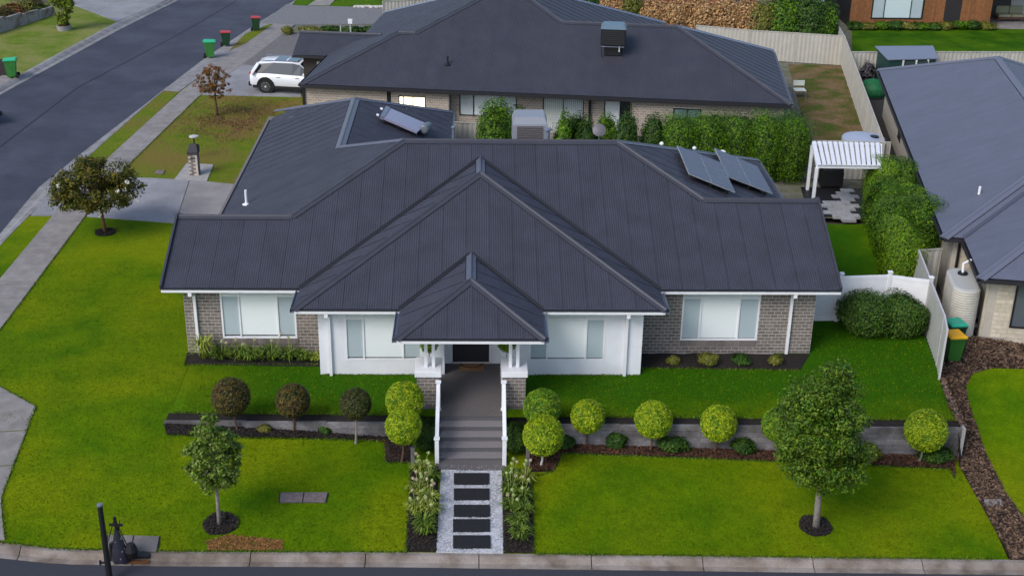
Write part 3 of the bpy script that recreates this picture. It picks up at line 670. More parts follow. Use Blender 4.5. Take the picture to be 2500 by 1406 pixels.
for s, x in ((L_, pl), (R_, pr)):
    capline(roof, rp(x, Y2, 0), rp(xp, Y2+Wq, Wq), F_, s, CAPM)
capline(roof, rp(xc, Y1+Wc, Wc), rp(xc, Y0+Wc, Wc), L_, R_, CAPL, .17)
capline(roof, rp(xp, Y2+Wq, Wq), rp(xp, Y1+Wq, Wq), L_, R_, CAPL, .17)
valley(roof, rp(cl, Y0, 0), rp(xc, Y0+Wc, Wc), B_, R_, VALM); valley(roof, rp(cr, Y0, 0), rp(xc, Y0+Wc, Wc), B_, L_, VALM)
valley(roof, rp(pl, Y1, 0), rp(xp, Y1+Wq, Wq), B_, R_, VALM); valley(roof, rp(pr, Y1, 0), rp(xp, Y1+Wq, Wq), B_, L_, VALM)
# rake trims at the two gable ends
for x, dd, s in ((xl, d1, -1), (xr, d2, 1)):
    for y_0, sg in ((Y0, 1), (Y0+2*dd, -1)):
        MB().bar((x+s*.01, y_0, ZE+.0), (x+s*.01, y_0+sg*dd, ZE+TP*dd+.0), .07, .2).build('barge_board', CAPM, roof)
# dark sheet edge and white gutters
def front_gutter(xa, xb, y): gutter(roof, (xa, y-.0, ZE), (xb, y-.0, ZE), (0, -1, 0), WHITE, h=.10, w=.055, drop=.045); MB().box(xa, y-.075, ZE-.042, xb, y+.02, ZE-.012).build('eave_trim', GUTD, roof)
front_gutter(xl, cl-.0, Y0); front_gutter(cr+.0, xr, Y0); front_gutter(cl+.03, pl-.0, Y1); front_gutter(pr+.0, cr-.03, Y1); front_gutter(pl+.03, pr-.03, Y2)
for x, ya, yb, o in ((cl, Y1, Y0, -1), (cr, Y1, Y0, 1), (pl, Y2, Y1, -1), (pr, Y2, Y1, 1), (XL_, Y0+2*d1, 56.9, -1), (mH, Y0+2*d2, Y0+2*D, 1), (XG, Y0+2*D, 58.07, 1)):
    gutter(roof, (x, ya, ZE), (x, yb, ZE), (o, 0, 0), GUTG, w=.12)
gutter(roof, (-8.6, 58.07, ZE), (XG, 58.07, ZE), (0, 1, 0), GUTG); gutter(roof, (XG, Y0+2*D, ZE), (mH, Y0+2*D, ZE), (0, 1, 0), GUTG)
# walls
wl_x, wr_x = xl+.55, xr-.63; wy = Y0+.5; cxa, cxb = -4.98, 5.32; cy = Y1+.5
ex0, ex1, ey = -1.0, .80, 37.66
Z_W = ZE-.105
walls = empty('wall', (0, 0, 0)); walls.parent = house
def wall_holed(nm, m, x0, x1, y0, y1, z0, z1, h):
    return MB().box(x0, y0, z0, h[0], y1, z1).box(h[1], y0, z0, x1, y1, z1).box(h[0], y0+.0004, z0, h[1], y1, h[2]).box(h[0], y0+.0004, h[3], h[1], y1, z1).build(nm, m, house)
holeL = Wp(545, 825, wy), Wp(726, 825, wy); holeR = Wp(1660, 831, wy), Wp(1847, 831, wy)
hl = (holeL[0].x, holeL[1].x, .52, 2.27); hr = (holeR[0].x, holeR[1].x, .48, 2.25)
hc1 = (Wp(845, 878, cy).x, Wp(1030, 878, cy).x, .52, 2.2); hc2 = (Wp(1291, 879, cy).x, Wp(1475, 879, cy).x, .52, 2.2)
def wallbox(nm, m, *b):
    return MB().box(*b).build(nm, m, house)
wL = wall_holed('wall', MORT, wl_x, cxa+.02, wy, wy+.9, -.3, Z_W, hl)
wR = wall_holed('wall', MORT, cxb-.02, wr_x, wy, wy+.9, -.3, Z_W, hr)
bpy.data.objects.remove(walls)
wallbox('wall', mat('side_brick', (.2, .18, .165), .9, (.15, .13, .12), 20, bump=.3), wl_x, wy+.9, -.3, wl_x+.2, 57.5, Z_W)
wallbox('wall', MC['side_brick'], wr_x-.2, wy+.9, -.3, wr_x, 50.8, Z_W)
wallbox('wall', MC['side_brick'], wl_x+.2, 57.3, -.3, XG-.5, 57.5, Z_W); wallbox('wall', MC['side_brick'], XG-.7, 50.8, -.3, XG-.5, 57.3, Z_W); wallbox('wall', MC['side_brick'], XG-.5, 50.6, -.3, wr_x-.2, 50.8, Z_W)
# white rendered projecting bay, with openings left for the entry
for xa, xb, hh in ((cxa, ex0, hc1), (ex1, cxb, hc2)):
    wall_holed('rendered_wall', RENDER, xa, xb, cy, cy+.75, -.3, Z_W, hh)
wallbox('rendered_wall', RENDER, ex0-.01, ey, -.3, ex1+.01, ey+.2, Z_W); wallbox('wall', MC['side_brick'], cxa, cy+.76, -.3, cxa+.2, wy+.1, Z_W); wallbox('wall', MC['side_brick'], cxb-.2, cy+.76, -.3, cxb, wy+.1, Z_W)
for x, dd in ((wl_x, d1), (wr_x, d2)):   # gable triangles
    s = 1 if x < 0 else -1; mb = MB(); y_a, y_b = Y0+.3, Y0+2*dd-.3; T = [(y_a, ZE-.1), (y_b, ZE-.1), (Y0+dd, ZE+TP*dd-.15)]
    mb.poly([(x, a, b) for a, b in T]); mb.poly([(x+s*.15, a, b) for a, b in T][::-1]); mb.build('gable_wall', MC['side_brick'], house)
# piers
piers = []
for (u0, u1) in ((1017, 1078), (1222, 1284)):
    xa = Wp(u0, 960, 34.72).x; xb = Wp(u1, 960, 34.72).x
    if u0 > 1100: xa = Wp(1228, 960, 34.72).x
    else: xb = Wp(1074, 960, 34.72).x
    piers.append((xa, xb))
win = []
fbud = 300
brk = [0]
fbud = brick_wall(wL, (wl_x, wy), (cxa, wy), 0, Z_W, [(hl[0]-wl_x, hl[1]-wl_x, hl[2]-.22, hl[3])], BRICK, budget=fbud)
pier_objs = []
PY0, PY1 = 34.78, 35.75
for (xa, xb) in piers:
    w = MB().box(xa+.012, PY0+.012, -.02, xb-.012, PY1-.01, 1.04).build('pier', MORT, house)
    fbud = brick_wall(w, (xa, PY0+.012), (xb, PY0+.012), 0, 1.035, [], BRICK, budget=fbud)
    brick_wall(w, (xb-.012, PY0+.03), (xb-.012, PY1), 0, 1.035, [], BRICK, budget=0); brick_wall(w, (xa+.012, PY1), (xa+.012, PY0+.03), 0, 1.035, [], BRICK, budget=0)
    MB().box(xa-.05, PY0-.05, 1.045, xb+.05, PY1+.0, 1.23).build('pier_cap', WHITE, house, bevel=.012)
    for k in (0, 1):
        px = lerp(xa, xb, .30 if k == 0 else .62)+(.02 if xa < 0 else -.04); MB().box(px, PY0+.28, 1.23, px+.105, PY0+.385, ZE-.105).build('post', WHITE, house, bevel=.008)
brick_wall(wR, (cxb, wy), (wr_x, wy), 0, Z_W, [(hr[0]-cxb, hr[1]-cxb, hr[2]-.22, hr[3])], BRICK, budget=fbud)
# rowlock sill bricks
for w, h in ((wL, hl), (wR, hr)):
    x = h[0]; me = MB().box(.004, -.03, .0, .09, .05, .205).mesh('sill_brick')
    while x < h[1]-.05: link('sill_brick', me, BRICK, w, (x, wy, h[2]-.215)); x += .095
f = window(house, (hl[0], wy), hl[1]-hl[0], hl[2], hl[3], 0, [.60, 1.84], 2.06, panes=[SCREEN, BLIND, SCREEN], blindgap=.06)
window(house, (hr[0], wy), hr[1]-hr[0], hr[2], hr[3], 0, [.62, 1.90], 2.03, panes=[SCREEN, BLIND, SCREEN], blindgap=.03)
a, b = Wp(845, 878, cy), Wp(1030, 878, cy); window(house, (a.x, cy), b.x-a.x, .52, 2.2, 0, [.58, 1.83], 2.0, panes=[SCREEN, BLIND, SCREEN], blindgap=.05)
a, b = Wp(1291, 879, cy), Wp(1475, 879, cy); window(house, (a.x, cy), b.x-a.x, .52, 2.2, 0, [.57, 1.82], 2.0, panes=[SCREEN, BLIND, SCREEN], blindgap=.04)
# front door
dx0, dx1 = Wp(1105, 870, ey).x, Wp(1194, 870, ey).x
dr = MB().box(dx0, ey-.03, .10, dx1, ey-.004, 2.2).build('front_door', DARKW, house); 
MB().box(dx0-.05, ey-.05, .03, dx1+.05, ey-.006, .098).build('door_sill', mat('pale_sill', (.5, .45, .45), .6), dr)
for x in (dx0-.06, dx1+.005): MB().box(x, ey-.05, .1, x+.055, ey-.004, 2.25).build('door_frame', WHITE, dr)
MB().tube([(dx1-.12, ey-.09, .9), (dx1-.12, ey-.09, 1.5)], .015).build('handle', GUTG, dr)
# downpipes (white)
def downpipe(x, y, zb, bend=.45):
    mb = MB(); mb.box(x-.06, y-bend-.09, ZE-.30, x+.06, y-bend+.03, ZE-.13); mb.build('rain_head', WHITE, house, bevel=.01)
    mb = MB(); mb.bar((x+.0, y-bend, ZE-.27), (x+.02, y-.06, ZE-.42), .09); mb.bar((x+.02, y-.06, ZE-.39), (x+.02, y-.06, zb), .09, .08); mb.build('downpipe', WHITE, house)
a = Wp(483, 840, wy-.06); downpipe(a.x, wy, .02); a = Wp(1918, 860, wy-.06); downpipe(a.x, wy, 0)
a = Wp(807, 905, cy-.06); downpipe(a.x, cy, .0); a = Wp(1523, 905, cy-.06); downpipe(a.x, cy, 0)
# porch
pxa, pxb = piers[0][0]-.02, piers[1][1]+.02
MB().box(pxa, PY0-.12, -1.2, pxb, cy-.004, .02).build('porch', PORCH, house)
MB().box(ex0+.0, cy-.002, -.2, ex1, ey-.002, .018).build('entry_floor', PORCH, house)
MB().box(pxa-.004, PY0-.13, -1.2, pxb+.004, PY0-.121, -.01).build('porch_base', BASER, house)
# steps
sxa, sxb = piers[0][1]+.0, piers[1][0]-.0
NS_, RS, RUN = 5, .17, .325
st = MB().box(sxa, PY0-.13-NS_*RUN+.02, -1.3, sxb, PY0-.135, -1.0).build('front_steps', RISER, house)
ys0 = G(1150, 1014, 0).y
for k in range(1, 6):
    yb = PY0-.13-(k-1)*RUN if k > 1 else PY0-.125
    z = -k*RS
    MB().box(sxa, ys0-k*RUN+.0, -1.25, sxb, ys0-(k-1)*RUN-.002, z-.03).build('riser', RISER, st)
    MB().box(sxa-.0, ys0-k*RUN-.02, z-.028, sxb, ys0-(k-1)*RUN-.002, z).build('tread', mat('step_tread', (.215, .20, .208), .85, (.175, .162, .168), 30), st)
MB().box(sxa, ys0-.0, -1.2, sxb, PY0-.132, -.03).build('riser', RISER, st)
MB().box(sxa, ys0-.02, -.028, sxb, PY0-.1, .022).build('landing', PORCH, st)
# balustrades: newel posts and rails down both sides of the steps
yb_ = G(1067, 1139, -.85).y; yt = G(1070, 1001, 0).y
for i, (ub, ut) in enumerate(((1067, 1071), (1229, 1231))):
    xb_, xt = G(ub, 1139, -.85).x, G(ut, 1001, 0).x; xm = (xb_+xt)/2
    rl = empty('balustrade', (0, 0, 0)); rl.parent = house
    bpy.data.objects.remove(rl)
    r0 = MB().bar((xm, yb_, .06), (xm, yt, .92), .11, .07).build('balustrade', WHITE, house)
    MB().bar((xm, yb_, -.70), (xm, yt, .12), .07, .06).build('bottom_rail', WHITE, r0)
    for (yy_, zb_, zt_) in ((yb_, -.95, .10), (yt, -.02, .96)):
        MB().box(xm-.06, yy_-.06, zb_, xm+.06, yy_+.06, zt_).box(xm-.085, yy_-.085, zt_, xm+.085, yy_+.085, zt_+.04).box(xm-.08, yy_-.08, zb_, xm+.08, yy_+.08, zb_+.08).build('newel_post', WHITE, r0, bevel=.006)
    MB().box(xm-.05, PY0-.06, .86, xm+.05, PY0+.02, .93).box(xm-.05, yt, .86, xm+.05, PY0-.02, .93).build('top_rail', WHITE, r0)
    for k in range(1, 9):
        t = k/9; y_ = lerp(yb_, yt, t); MB().box(xm-.02, y_-.02, lerp(-.70, .12, t), xm+.02, y_+.02, lerp(.06, .92, t)).build('baluster', WHITE, r0)
# vent pipe on the left slope (a part of the roof)
def on_left(u, v): return PL(u, v, (XL_, 0, ZE), Vector((-TP, 0, 1)).normalized())
p = on_left(602, 499); mb = MB(); mb.tube([p, p+Vector((0, 0, .55))], .05, 10); mb.lathe([(.16, .0), (.06, .05)], 12, p); mb.build('vent_pipe', WHITE, roof)
# doormat
a = G(1121, 907, 0); b = G(1181, 889, 0)
dm = MB().box(a.x, a.y, .02, b.x, b.y, .045).build('doormat', mat('coir_mat', (.27, .15, .07), .95, (.2, .11, .05), 30, bump=.5), bevel=.008); tag(dm, 'brown coir doormat with a dark arc on the front porch', 'doormat')
mb = MB(); c = ((a.x+b.x)/2, b.y-.02)
for k in range(14):
    t0, t1 = math.pi+math.pi*k/14, math.pi+math.pi*(k+1)/14
    mb.poly([(c[0]+.32*math.cos(t0), c[1]-.02+.26*math.sin(t0), .05), (c[0]+.38*math.cos(t0), c[1]-.02+.31*math.sin(t0), .05), (c[0]+.38*math.cos(t1), c[1]-.02+.31*math.sin(t1), .05), (c[0]+.32*math.cos(t1), c[1]-.02+.26*math.sin(t1), .05)])
mb.build('arc_print', mat('mat_print', (.06, .03, .015), .95), dm)

# ------------------------------------------------------------------ things on the house roof
def on_plane(o, n): return lambda u, v, h=0: PL(u, v, Vector(o)+Vector(n).normalized()*h, Vector(n).normalized())
RH = on_plane((mH, 0, ZE), (TP, 0, 1))
def solar(c4, label, nrm, rows=3, cols=2):
    A, B, C_, Dd = c4   # A far/top, B near/top, C near/bottom, D far/bottom
    root = empty('solar_array', B, label, 'solar panels', 'solar panel arrays on the right roof slope'); n = nrm
    for i in range(rows):
        for j in range(cols):
            def q(s, t): return A.lerp(B, s).lerp(Dd.lerp(C_, s), t)-B
            s0, s1, t0, t1 = i/rows+.006, (i+1)/rows-.006, j/cols+.004, (j+1)/cols-.004
            P = [q(s0, t0), q(s1, t0), q(s1, t1), q(s0, t1)]; mb = MB(); T = [p for p in P]; Bt = [p-n*.04 for p in P]
            mb.poly(T)
            for k in range(4): mb.poly([T[k], Bt[k], Bt[(k+1) % 4], T[(k+1) % 4]])
            pn = mb.build('solar_panel', PANELF, root); mb = MB()
            c = sum(P, Vector())/4; mb.poly([c+(p-c)*.975+n*.004 for p in P]); mb.build('glass', SOLAR, pn)
    for t in (.12, .5, .88):
        a = A.lerp(Dd, t)-B; b = B.lerp(C_, t)-B; MB().bar(a-n*.06, b-n*.06, .05).build('rail', BLACK, root)
        for s in (.05, .5, .95): p = a.lerp(b, s); MB().bar(p-n*.06, p-n*.22, .05).build('leg', BLACK, root)
nR = Vector((TP, 0, 1)).normalized()
solar([RH(1653, 355, .24), RH(1682, 424, .24), RH(1796, 470, .24), RH(1761, 397, .24)], 'solar array nearer the ridge on the right roof slope', nR)
solar([RH(1744, 361, .24), RH(1778, 431, .24), RH(1887, 473, .24), RH(1849, 406, .24)], 'solar array nearer the gutter on the right roof slope', nR)
# solar water heater on the garage roof
GR = on_plane((XG, 0, ZE), (TP, 0, 1))
A, B, C_, Dd = GR(947, 262, .28), GR(933, 285, .28), GR(1019, 322, .28), GR(1044, 303, .28)
sh = empty('solar_water_heater', B, 'lilac grey solar water collector with a tank end on the garage roof', 'solar water heater')
def slab(nm, P, th, m, par, n): 
    mb = MB(); T = P; Bt = [p-n*th for p in P]; mb.poly(T); mb.poly(Bt[::-1])
    for k in range(4): mb.poly([T[k], Bt[k], Bt[(k+1) % 4], T[(k+1) % 4]])
    return mb.build(nm, m, par)
slab('collector', [p-B for p in (A.lerp(Dd, .06), B.lerp(C_, .06), C_, Dd)], .10, mat('collector_glass', (.27, .26, .36), .3, spec=.6), sh, nR)
slab('header_box', [p-B+nR*.03 for p in (A.lerp(Dd, -.05), B.lerp(C_, -.05), B.lerp(C_, .055), A.lerp(Dd, .055))], .16, GUTG, sh, nR)
for t in (.1, .5, .9):
    for e0, e1 in ((A, Dd), (B, C_)):
        p = e0.lerp(e1, t)-B-nR*.09; MB().bar(p, p-nR*.2, .04).build('leg', BLACK, sh)
tk = MB(); c = (C_.lerp(Dd, .55)-B)+Vector((.12, 0, -.02)); dd_ = (Dd-C_).normalized()
tk.tube([c-dd_*.42, c-dd_*.38, c+dd_*.38, c+dd_*.42], [.12, .19, .19, .12], 14); tk.build('tank', mat('dull_tank', (.13, .15, .17), .4), sh, smooth=False)
for k in (0, 1):
    p = A.lerp(B, .3+.65*k)-B+Vector((-.15, 0, .02)); MB().tube([p, p+Vector((.0, 0, .0))+dd_*.02+Vector((-.1, 0, .05))], .05, 8).build('pipe_cap', WHITE, sh)
# evaporative cooler behind the ridge
p = Wp(1292, 335, 47.6); ec = empty('evaporative_cooler', (p.x, 47.6, Wp(1292, 270, 48.0).z-1.05), 'beige slatted evaporative cooler on the back roof slope of the white house', 'air cooler')
mb = MB(); w = .66; h0, h1 = .0, 1.05
mb.v += [(-w, -w, h0), (w, -w, h0), (w, w, h0), (-w, w, h0), (-w, -w, h1*.75), (w, -w, h1*.75), (w, w, h1*.75), (-w, w, h1*.75), (-w*.86, -w*.8, h1), (w*.86, -w*.8, h1), (w*.86, w*.8, h1), (-w*.86, w*.8, h1)]
mb.f += [(0, 1, 2, 3)[::-1], (0, 1, 5, 4), (1, 2, 6, 5), (2, 3, 7, 6), (3, 0, 4, 7), (4, 5, 9, 8), (5, 6, 10, 9), (6, 7, 11, 10), (7, 4, 8, 11), (8, 9, 10, 11)]
mb.build('housing', mat('cooler_plastic', (.24, .26, .30), .5), ec, bevel=.02)
MB().box(-w*.74, -w-.006, .02, w*.74, -w+.05, h1*.70).build('dark_intake', BLACK, ec)
for k in range(9):
    z = .07+k*.077; MB().box(-w*.76, -w-.03, z, w*.76, -w-.008, z+.032).build('louvre', mat('cooler_slat', (.20, .18, .185), .6), ec)
MB().box(-.45, -.45, -.9, .45, .45, .02).build('duct', GUTG, ec)
def stack(u, v0, v1, Y, m, label, cat='vent pipe', r=.08, cone=True):
    a = Wp(u, v1, Y); b = Wp(u, v0, Y); mb = MB(); z0 = a.z-.25; root = empty('roof_vent', (a.x, Y, z0), label, cat)
    mb.tube([(0, 0, 0), (0, 0, b.z-z0-.1)], r, 10); mb.build('pipe', m, root); MB().lathe([(r*1.1, b.z-z0-.14), (r*1.9, b.z-z0-.1), (r*1.9, b.z-z0-.04), (r*.8, b.z-z0)], 14).build('cowl', m, root); return root
stack(1337, 312, 340, 45.6, GUTG, 'grey mushroom capped flue just right of the beige cooler')
stack(1107, 308, 336, 53, GUTG, 'slim grey flue pipe left of the round green bush', r=.05)
# dish
p = Wp(1463, 318, 46); ds = empty('satellite_dish', (p.x, 46, p.z-.55), 'small grey satellite dish peeking over the ridge', 'satellite dish')
MB().tube([(0, 0, -.3), (0, 0, .4)], .025, 8).build('mast', GUTG, ds); mb = MB(); mb.lathe([(.02, .06), (.12, .045), (.22, .01), (.25, 0), (.22, -.01), (.02, .03)], 20)
o = mb.build('reflector', mat('dish_grey', (.13, .12, .135), .5), ds); o.location = (0, 0, .55); o.rotation_euler = (math.radians(55), 0, 0); MB().tube([(0, 0, .3), (0, -.25, .45)], .012, 6).build('arm', GUTG, ds)
for t_, r_, l_ in ((.30, .055, 'leftmost of three'), (.53, .055, 'middle of three'), (.74, .095, 'largest, rightmost of three')):
    q = Vector((m2, YR, ZE+TP*D)).lerp(Vector((mH, Y0+2*D, ZE)), t_); w = empty('roof_vent', (q.x-.05, q.y+.25, q.z-.12), 'small white roof ventilator behind the solar panels, '+l_, 'roof vent'); MB().tube([(0, 0, -.2), (0, 0, .17)], r_*.7, 8).build('pipe', WHITE, w); MB().lathe([(r_*.8, .13), (r_*1.5, .17), (r_*1.4, .22), (r_*.5, .26)], 12).build('cowl', WHITE, w)
# hanging baskets in the porch
BOXG = leafmat('box_leaf', (.215, .315, .003), (.085, .185, .003), (.31, .39, .008), 3.0, .5)
BOXG2 = leafmat('box_leaf_green', (.085, .205, .005), (.04, .11, .004), (.18, .28, .008), 3.0, .5)
PURP = leafmat('bronze_leaf', (.045, .03, .012), (.03, .045, .008), (.12, .085, .015), 3)
def porch_ball(u, v, lab):
    p = Wp(u, v, PY1+.25); r = .29
    root = empty('porch_topiary', (p.x, PY1+.45, .0), lab, 'potted topiary', 'potted ball topiaries on the porch')
    foliage('crown', root, (0, 0, p.z+.1), (r, r, r), 1500, .03, BOXG2, 3); MB().tube([(0, 0, .3), (0, 0, p.z)], .015, 6).build('trunk', BARKG, root)
    MB().lathe([(.15, 0), (.2, .38), (.21, .42), (.17, .4)], 16).build('pot', WHITE, root)
porch_ball(1047, 853, 'hanging green ball of foliage behind the left porch posts'); porch_ball(1238, 851, 'hanging green ball of foliage behind the right porch posts')

# ------------------------------------------------------------------ ball topiaries
ball_src = {}
def topiary(u, v, r, base, m, label, group, tk=BARK, seed=0, dens=1.0):
    bx = G(*base); d = ray(u, v); c = CO + d*((bx.y-.0)/d.y); R = r*((c-CO).length)/F_PX*1.0
    root = empty('topiary_tree', (c.x, bx.y, zt(c.x, bx.y)), label, 'topiary tree', group); z = c.z-root.location.z
    foliage('crown', root, (0, 0, z), (R, R, R*1.02), int(8000*dens), .031, m, seed, amp=.02, lo=.88, hi=1.04)
    MB().tube([(bx.x-c.x, 0, -.05), ((bx.x-c.x)*.5+.02, 0, (z-R)*.5), (0, 0, z-R*.5)], [.042, .032, .03], 7).build('trunk', tk, root)
gy, gp_ = 'golden green ball topiaries', 'bronze leaved ball topiaries'
topiary(563, 968, 45, (580, 1050), PURP, 'bronze ball tree farthest left on the left wall', gp_, seed=1)
topiary(715, 977, 40, (716, 1054), PURP, 'middle bronze ball tree with a reddish trunk', gp_, seed=2)
topiary(868, 985, 37, (867, 1056), leafmat('bronze_leaf_dark', (.03, .028, .01), (.035, .05, .008), (.06, .07, .012), 3), 'smallest bronze ball tree with a pale trunk, nearest the steps', gp_, BARKG, seed=3)
topiary(988, 977, 46, (1000, 1080), BOXG, 'rear ball of the pair left of the steps, partly hidden', gy, seed=4)
topiary(985, 1040, 44, (980, 1128), BOXG, 'front bright ball of the pair left of the steps', gy, seed=5)
topiary(1324, 994, 45, (1310, 1085), BOXG2, 'deep green ball behind the front ball right of the steps', gy, seed=6)
topiary(1326, 1062, 49, (1320, 1137), BOXG, 'largest bright ball with a white trunk right of the steps', gy, mat('white_bark', (.55, .53, .52), .9), seed=7)
topiary(1435, 1016, 41, (1429, 1092), BOXG, 'first ball tree along the right wall, next to the steps pair', gy, seed=8)
topiary(1595, 1024, 45, (1587, 1100), BOXG, 'big yellow ball tree second along the right retaining wall', gy, seed=9)
topiary(1755, 1033, 43, (1742, 1104), BOXG, 'ball tree third along the right retaining wall', gy, seed=10)
topiary(1902, 1036, 41, (1896, 1112), BOXG2, 'green ball tree half hidden behind the large leafy tree', gy, seed=11)
topiary(2261, 1050, 48, (2243, 1127), BOXG, 'lone ball tree at the right end of the retaining wall', gy, BARKG, seed=12)

# ------------------------------------------------------------------ trees
def tree(name, base, ctr, rw, rh, m, bark, label, cat='tree', n=9000, leaf=.07, clumps=70, trunk_r=.06, seed=0, shape=None, lean=0, bare=.0, fork=.45, clr=(.24, .42), group=None):
    b = G(*base); d = ray(*ctr); c = CO+d*(b.y/d.y); sc = (c-CO).length/F_PX; RX = rw*sc; RZ = rh*sc; z0 = zt(b.x, b.y)
    root = empty(name, (b.x, b.y, z0), label, cat, group); C0 = Vector((c.x-b.x, 0, c.z-z0)); r = np.random.default_rng(seed)
    cc = []
    while len(cc) < clumps:
        z = r.uniform(-1, 1); w = (shape(z) if shape else math.sqrt(max(0, 1-z*z)))
        if r.uniform() > w*w+.12: continue
        a = r.uniform(0, 2*math.pi); q = w*math.sqrt(r.uniform(.04, 1))*r.uniform(.8, 1.08)
        cc.append(np.array([q*math.cos(a)*RX*.88, q*math.sin(a)*RX*.88, z*RZ*.92]))
    cc = np.array(cc); rad = r.uniform(*clr, size=clumps)*min(RX, RZ)*1.0; per = n//clumps
    P = []; N = []
    for q, a in zip(cc, rad):
        dd = unit(per); P.append(q+dd*(a*r.uniform(.35, 1.05, (per, 1)))*np.array([1.15, 1.15, .8])); N.append(dd+unit(per)*.7+np.array([0, 0, .5]))
    P = np.vstack(P); N = np.vstack(N); N /= np.linalg.norm(N, axis=1, keepdims=True); A, B = leafaxes(N, leaf, .5)
    quads('crown', P, A, B, m, root, C0)
    tr = MB(); fz = C0.z-RZ*fork; top = Vector((C0.x*.6+lean, 0, C0.z+RZ*.3))
    f0 = Vector((C0.x*.5, 0, max(.3, C0.z-RZ*.95)))
    tr.tube([(0, 0, -.1), f0*.5+Vector((lean*.3, .0, 0)), f0, f0.lerp(top, .5)+Vector((.03, .02, 0)), top], [trunk_r*1.25, trunk_r, trunk_r*.85, trunk_r*.55, trunk_r*.2], 9)
    to = tr.build('trunk', bark, root, smooth=True)
    idx = r.choice(clumps, min(clumps, 26), replace=False); lm = MB()
    for i in idx:
        e = Vector(cc[i])+C0; s = f0.lerp(top, r.uniform(0, .6)); mid = s.lerp(e, .5)+Vector((0, 0, -.06*RZ)); lm.tube([s, mid, e], [trunk_r*.4, trunk_r*.26, .008], 5, cap=False)
    lm.build('limb', bark, root)
    return root, C0, RX, RZ, cc, rad
CREPE = leafmat('crepe_myrtle_leaf', (.075, .085, .005), (.15, .115, .010), (.035, .05, .004), 2.0, .65)
PEAR = leafmat('pear_leaf', (.045, .11, .006), (.10, .17, .010), (.17, .23, .04), 2.5, .6)
BIGT = leafmat('broad_leaf', (.028, .085, .004), (.060, .130, .006), (.110, .175, .010), 1.6, .6)
RUST = leafmat('rusty_leaf', (.25, .105, .025), (.13, .10, .02), (.15, .06, .02), 2.5)
LIME = leafmat('lime_leaf', (.16, .20, .012), (.07, .12, .008), None, 3)
t = tree('flowering_tree', (258, 568), (232, 446), 122, 60, CREPE, mat('cinnamon_bark', (.21, .085, .04), .8, (.12, .055, .03), 9), 'round topped tree dotted with white blossom by the driveway', n=17000, leaf=.06, clumps=170, trunk_r=.065, seed=21, shape=lambda z: pw(z, [(-1, .35), (-.75, .8), (-.35, 1.0), (.1, .9), (.6, .62), (1, .2)]), clr=(.2, .36), fork=.6)
root, C0, RX, RZ, cc, rad = t
P = []
for k in range(34):
    i = rng.integers(len(cc)); q = cc[i]; dd = q/np.array([RX, RX, RZ]); dd /= np.linalg.norm(dd); s = q*.98+dd*rad[i]*.75; 
    if dd[1] > .3 or s[2] < -RZ*.5: dd[1] *= -1; s[1] *= -1
    P.append(s+unit(18)*rng.uniform(.02, .10, (18, 1)))
P = np.vstack(P); N = unit(len(P)); A, B = leafaxes(N, .035, .8); quads('blossom', P, A, B, mat('white_blossom', (.75, .72, .66), .8, island=.15), root, C0)
tree('young_tree', (536, 1281), (520, 1098), 84, 108, PEAR, BARKG, 'slim young tree with an open crown on the left front lawn', n=9000, leaf=.05, clumps=120, trunk_r=.05, seed=22, shape=lambda z: pw(z, [(-1, .45), (-.6, .95), (-.1, .9), (.35, .62), (.7, .4), (1, .12)]), clr=(.12, .24))
tree('leafy_tree', (1992, 1287), (2014, 1030), 136, 170, BIGT, BARKG, 'large dense leafy tree with a pale trunk on the right front lawn', n=52000, leaf=.047, clumps=260, trunk_r=.085, seed=23, shape=lambda z: pw(z, [(-1, .55), (-.75, .82), (-.3, .95), (.1, .96), (.4, .68), (.7, .42), (1, .16)]), clr=(.13, .25))
tree('rusty_tree', (531, 283), (520, 198), 52, 44, RUST, BARK, 'sparse rusty brown tree on the verge lawn', n=3400, leaf=.055, clumps=110, trunk_r=.055, seed=24, clr=(.07, .17), fork=.7)
t = tree('street_tree', (157, 74), (150, 4), 33, 54, LIME, BARKG, 'upright lime green tree in a ring planter across the street', n=6500, leaf=.085, clumps=70, trunk_r=.05, seed=25, shape=lambda z: pw(z, [(-1, .2), (-.3, .6), (.2, .95), (1, .7)]), clr=(.22, .4))
b = G(157, 74); pr_ = empty('planter', (b.x, b.y, 0), 'round concrete planter ring with dark plants below the lime tree', 'planter')
MB().lathe([(.44, 0), (.48, .32), (.40, .32), (.38, .26)], 20).build('ring', KERBG, pr_); foliage('plants', pr_, (0, 0, .4), (.38, .38, .22), 700, .07, PURP, 5)

# ------------------------------------------------------------------ shrubs and hedges
HEDGE = leafmat('hedge_leaf', (.042, .120, .003), (.014, .045, .003), (.11, .21, .005), 1.8, .65)
HEDGED = leafmat('hedge_leaf_dark', (.028, .075, .008), (.018, .05, .006), (.05, .11, .01), 1.4)
DRYH = leafmat('dry_hedge_leaf', (.38, .21, .085), (.26, .14, .05), (.46, .29, .13), 1.5)
GOLDH = leafmat('olive_hedge_leaf', (.13, .14, .018), (.09, .11, .015), (.17, .16, .03), 1.5)
def shrub(name, x, y, w, dep, h, m, label, cat='shrub', group=None, n=3000, leaf=.055, seed=0, boxy=0, z=None, amp=.16, twig=True):
    z0 = zt(x, y) if z is None else z
    root = empty(name, (x, y, z0), label, cat, group)
    foliage('foliage', root, (0, 0, h*.52), (w/2, dep/2, h*.5), n, leaf, m, seed, amp, .7, boxy)
    if twig: MB().tube([(0, 0, -.05), (.02, 0, h*.6)], .03, 6).build('stem', BARK, root)
    return root
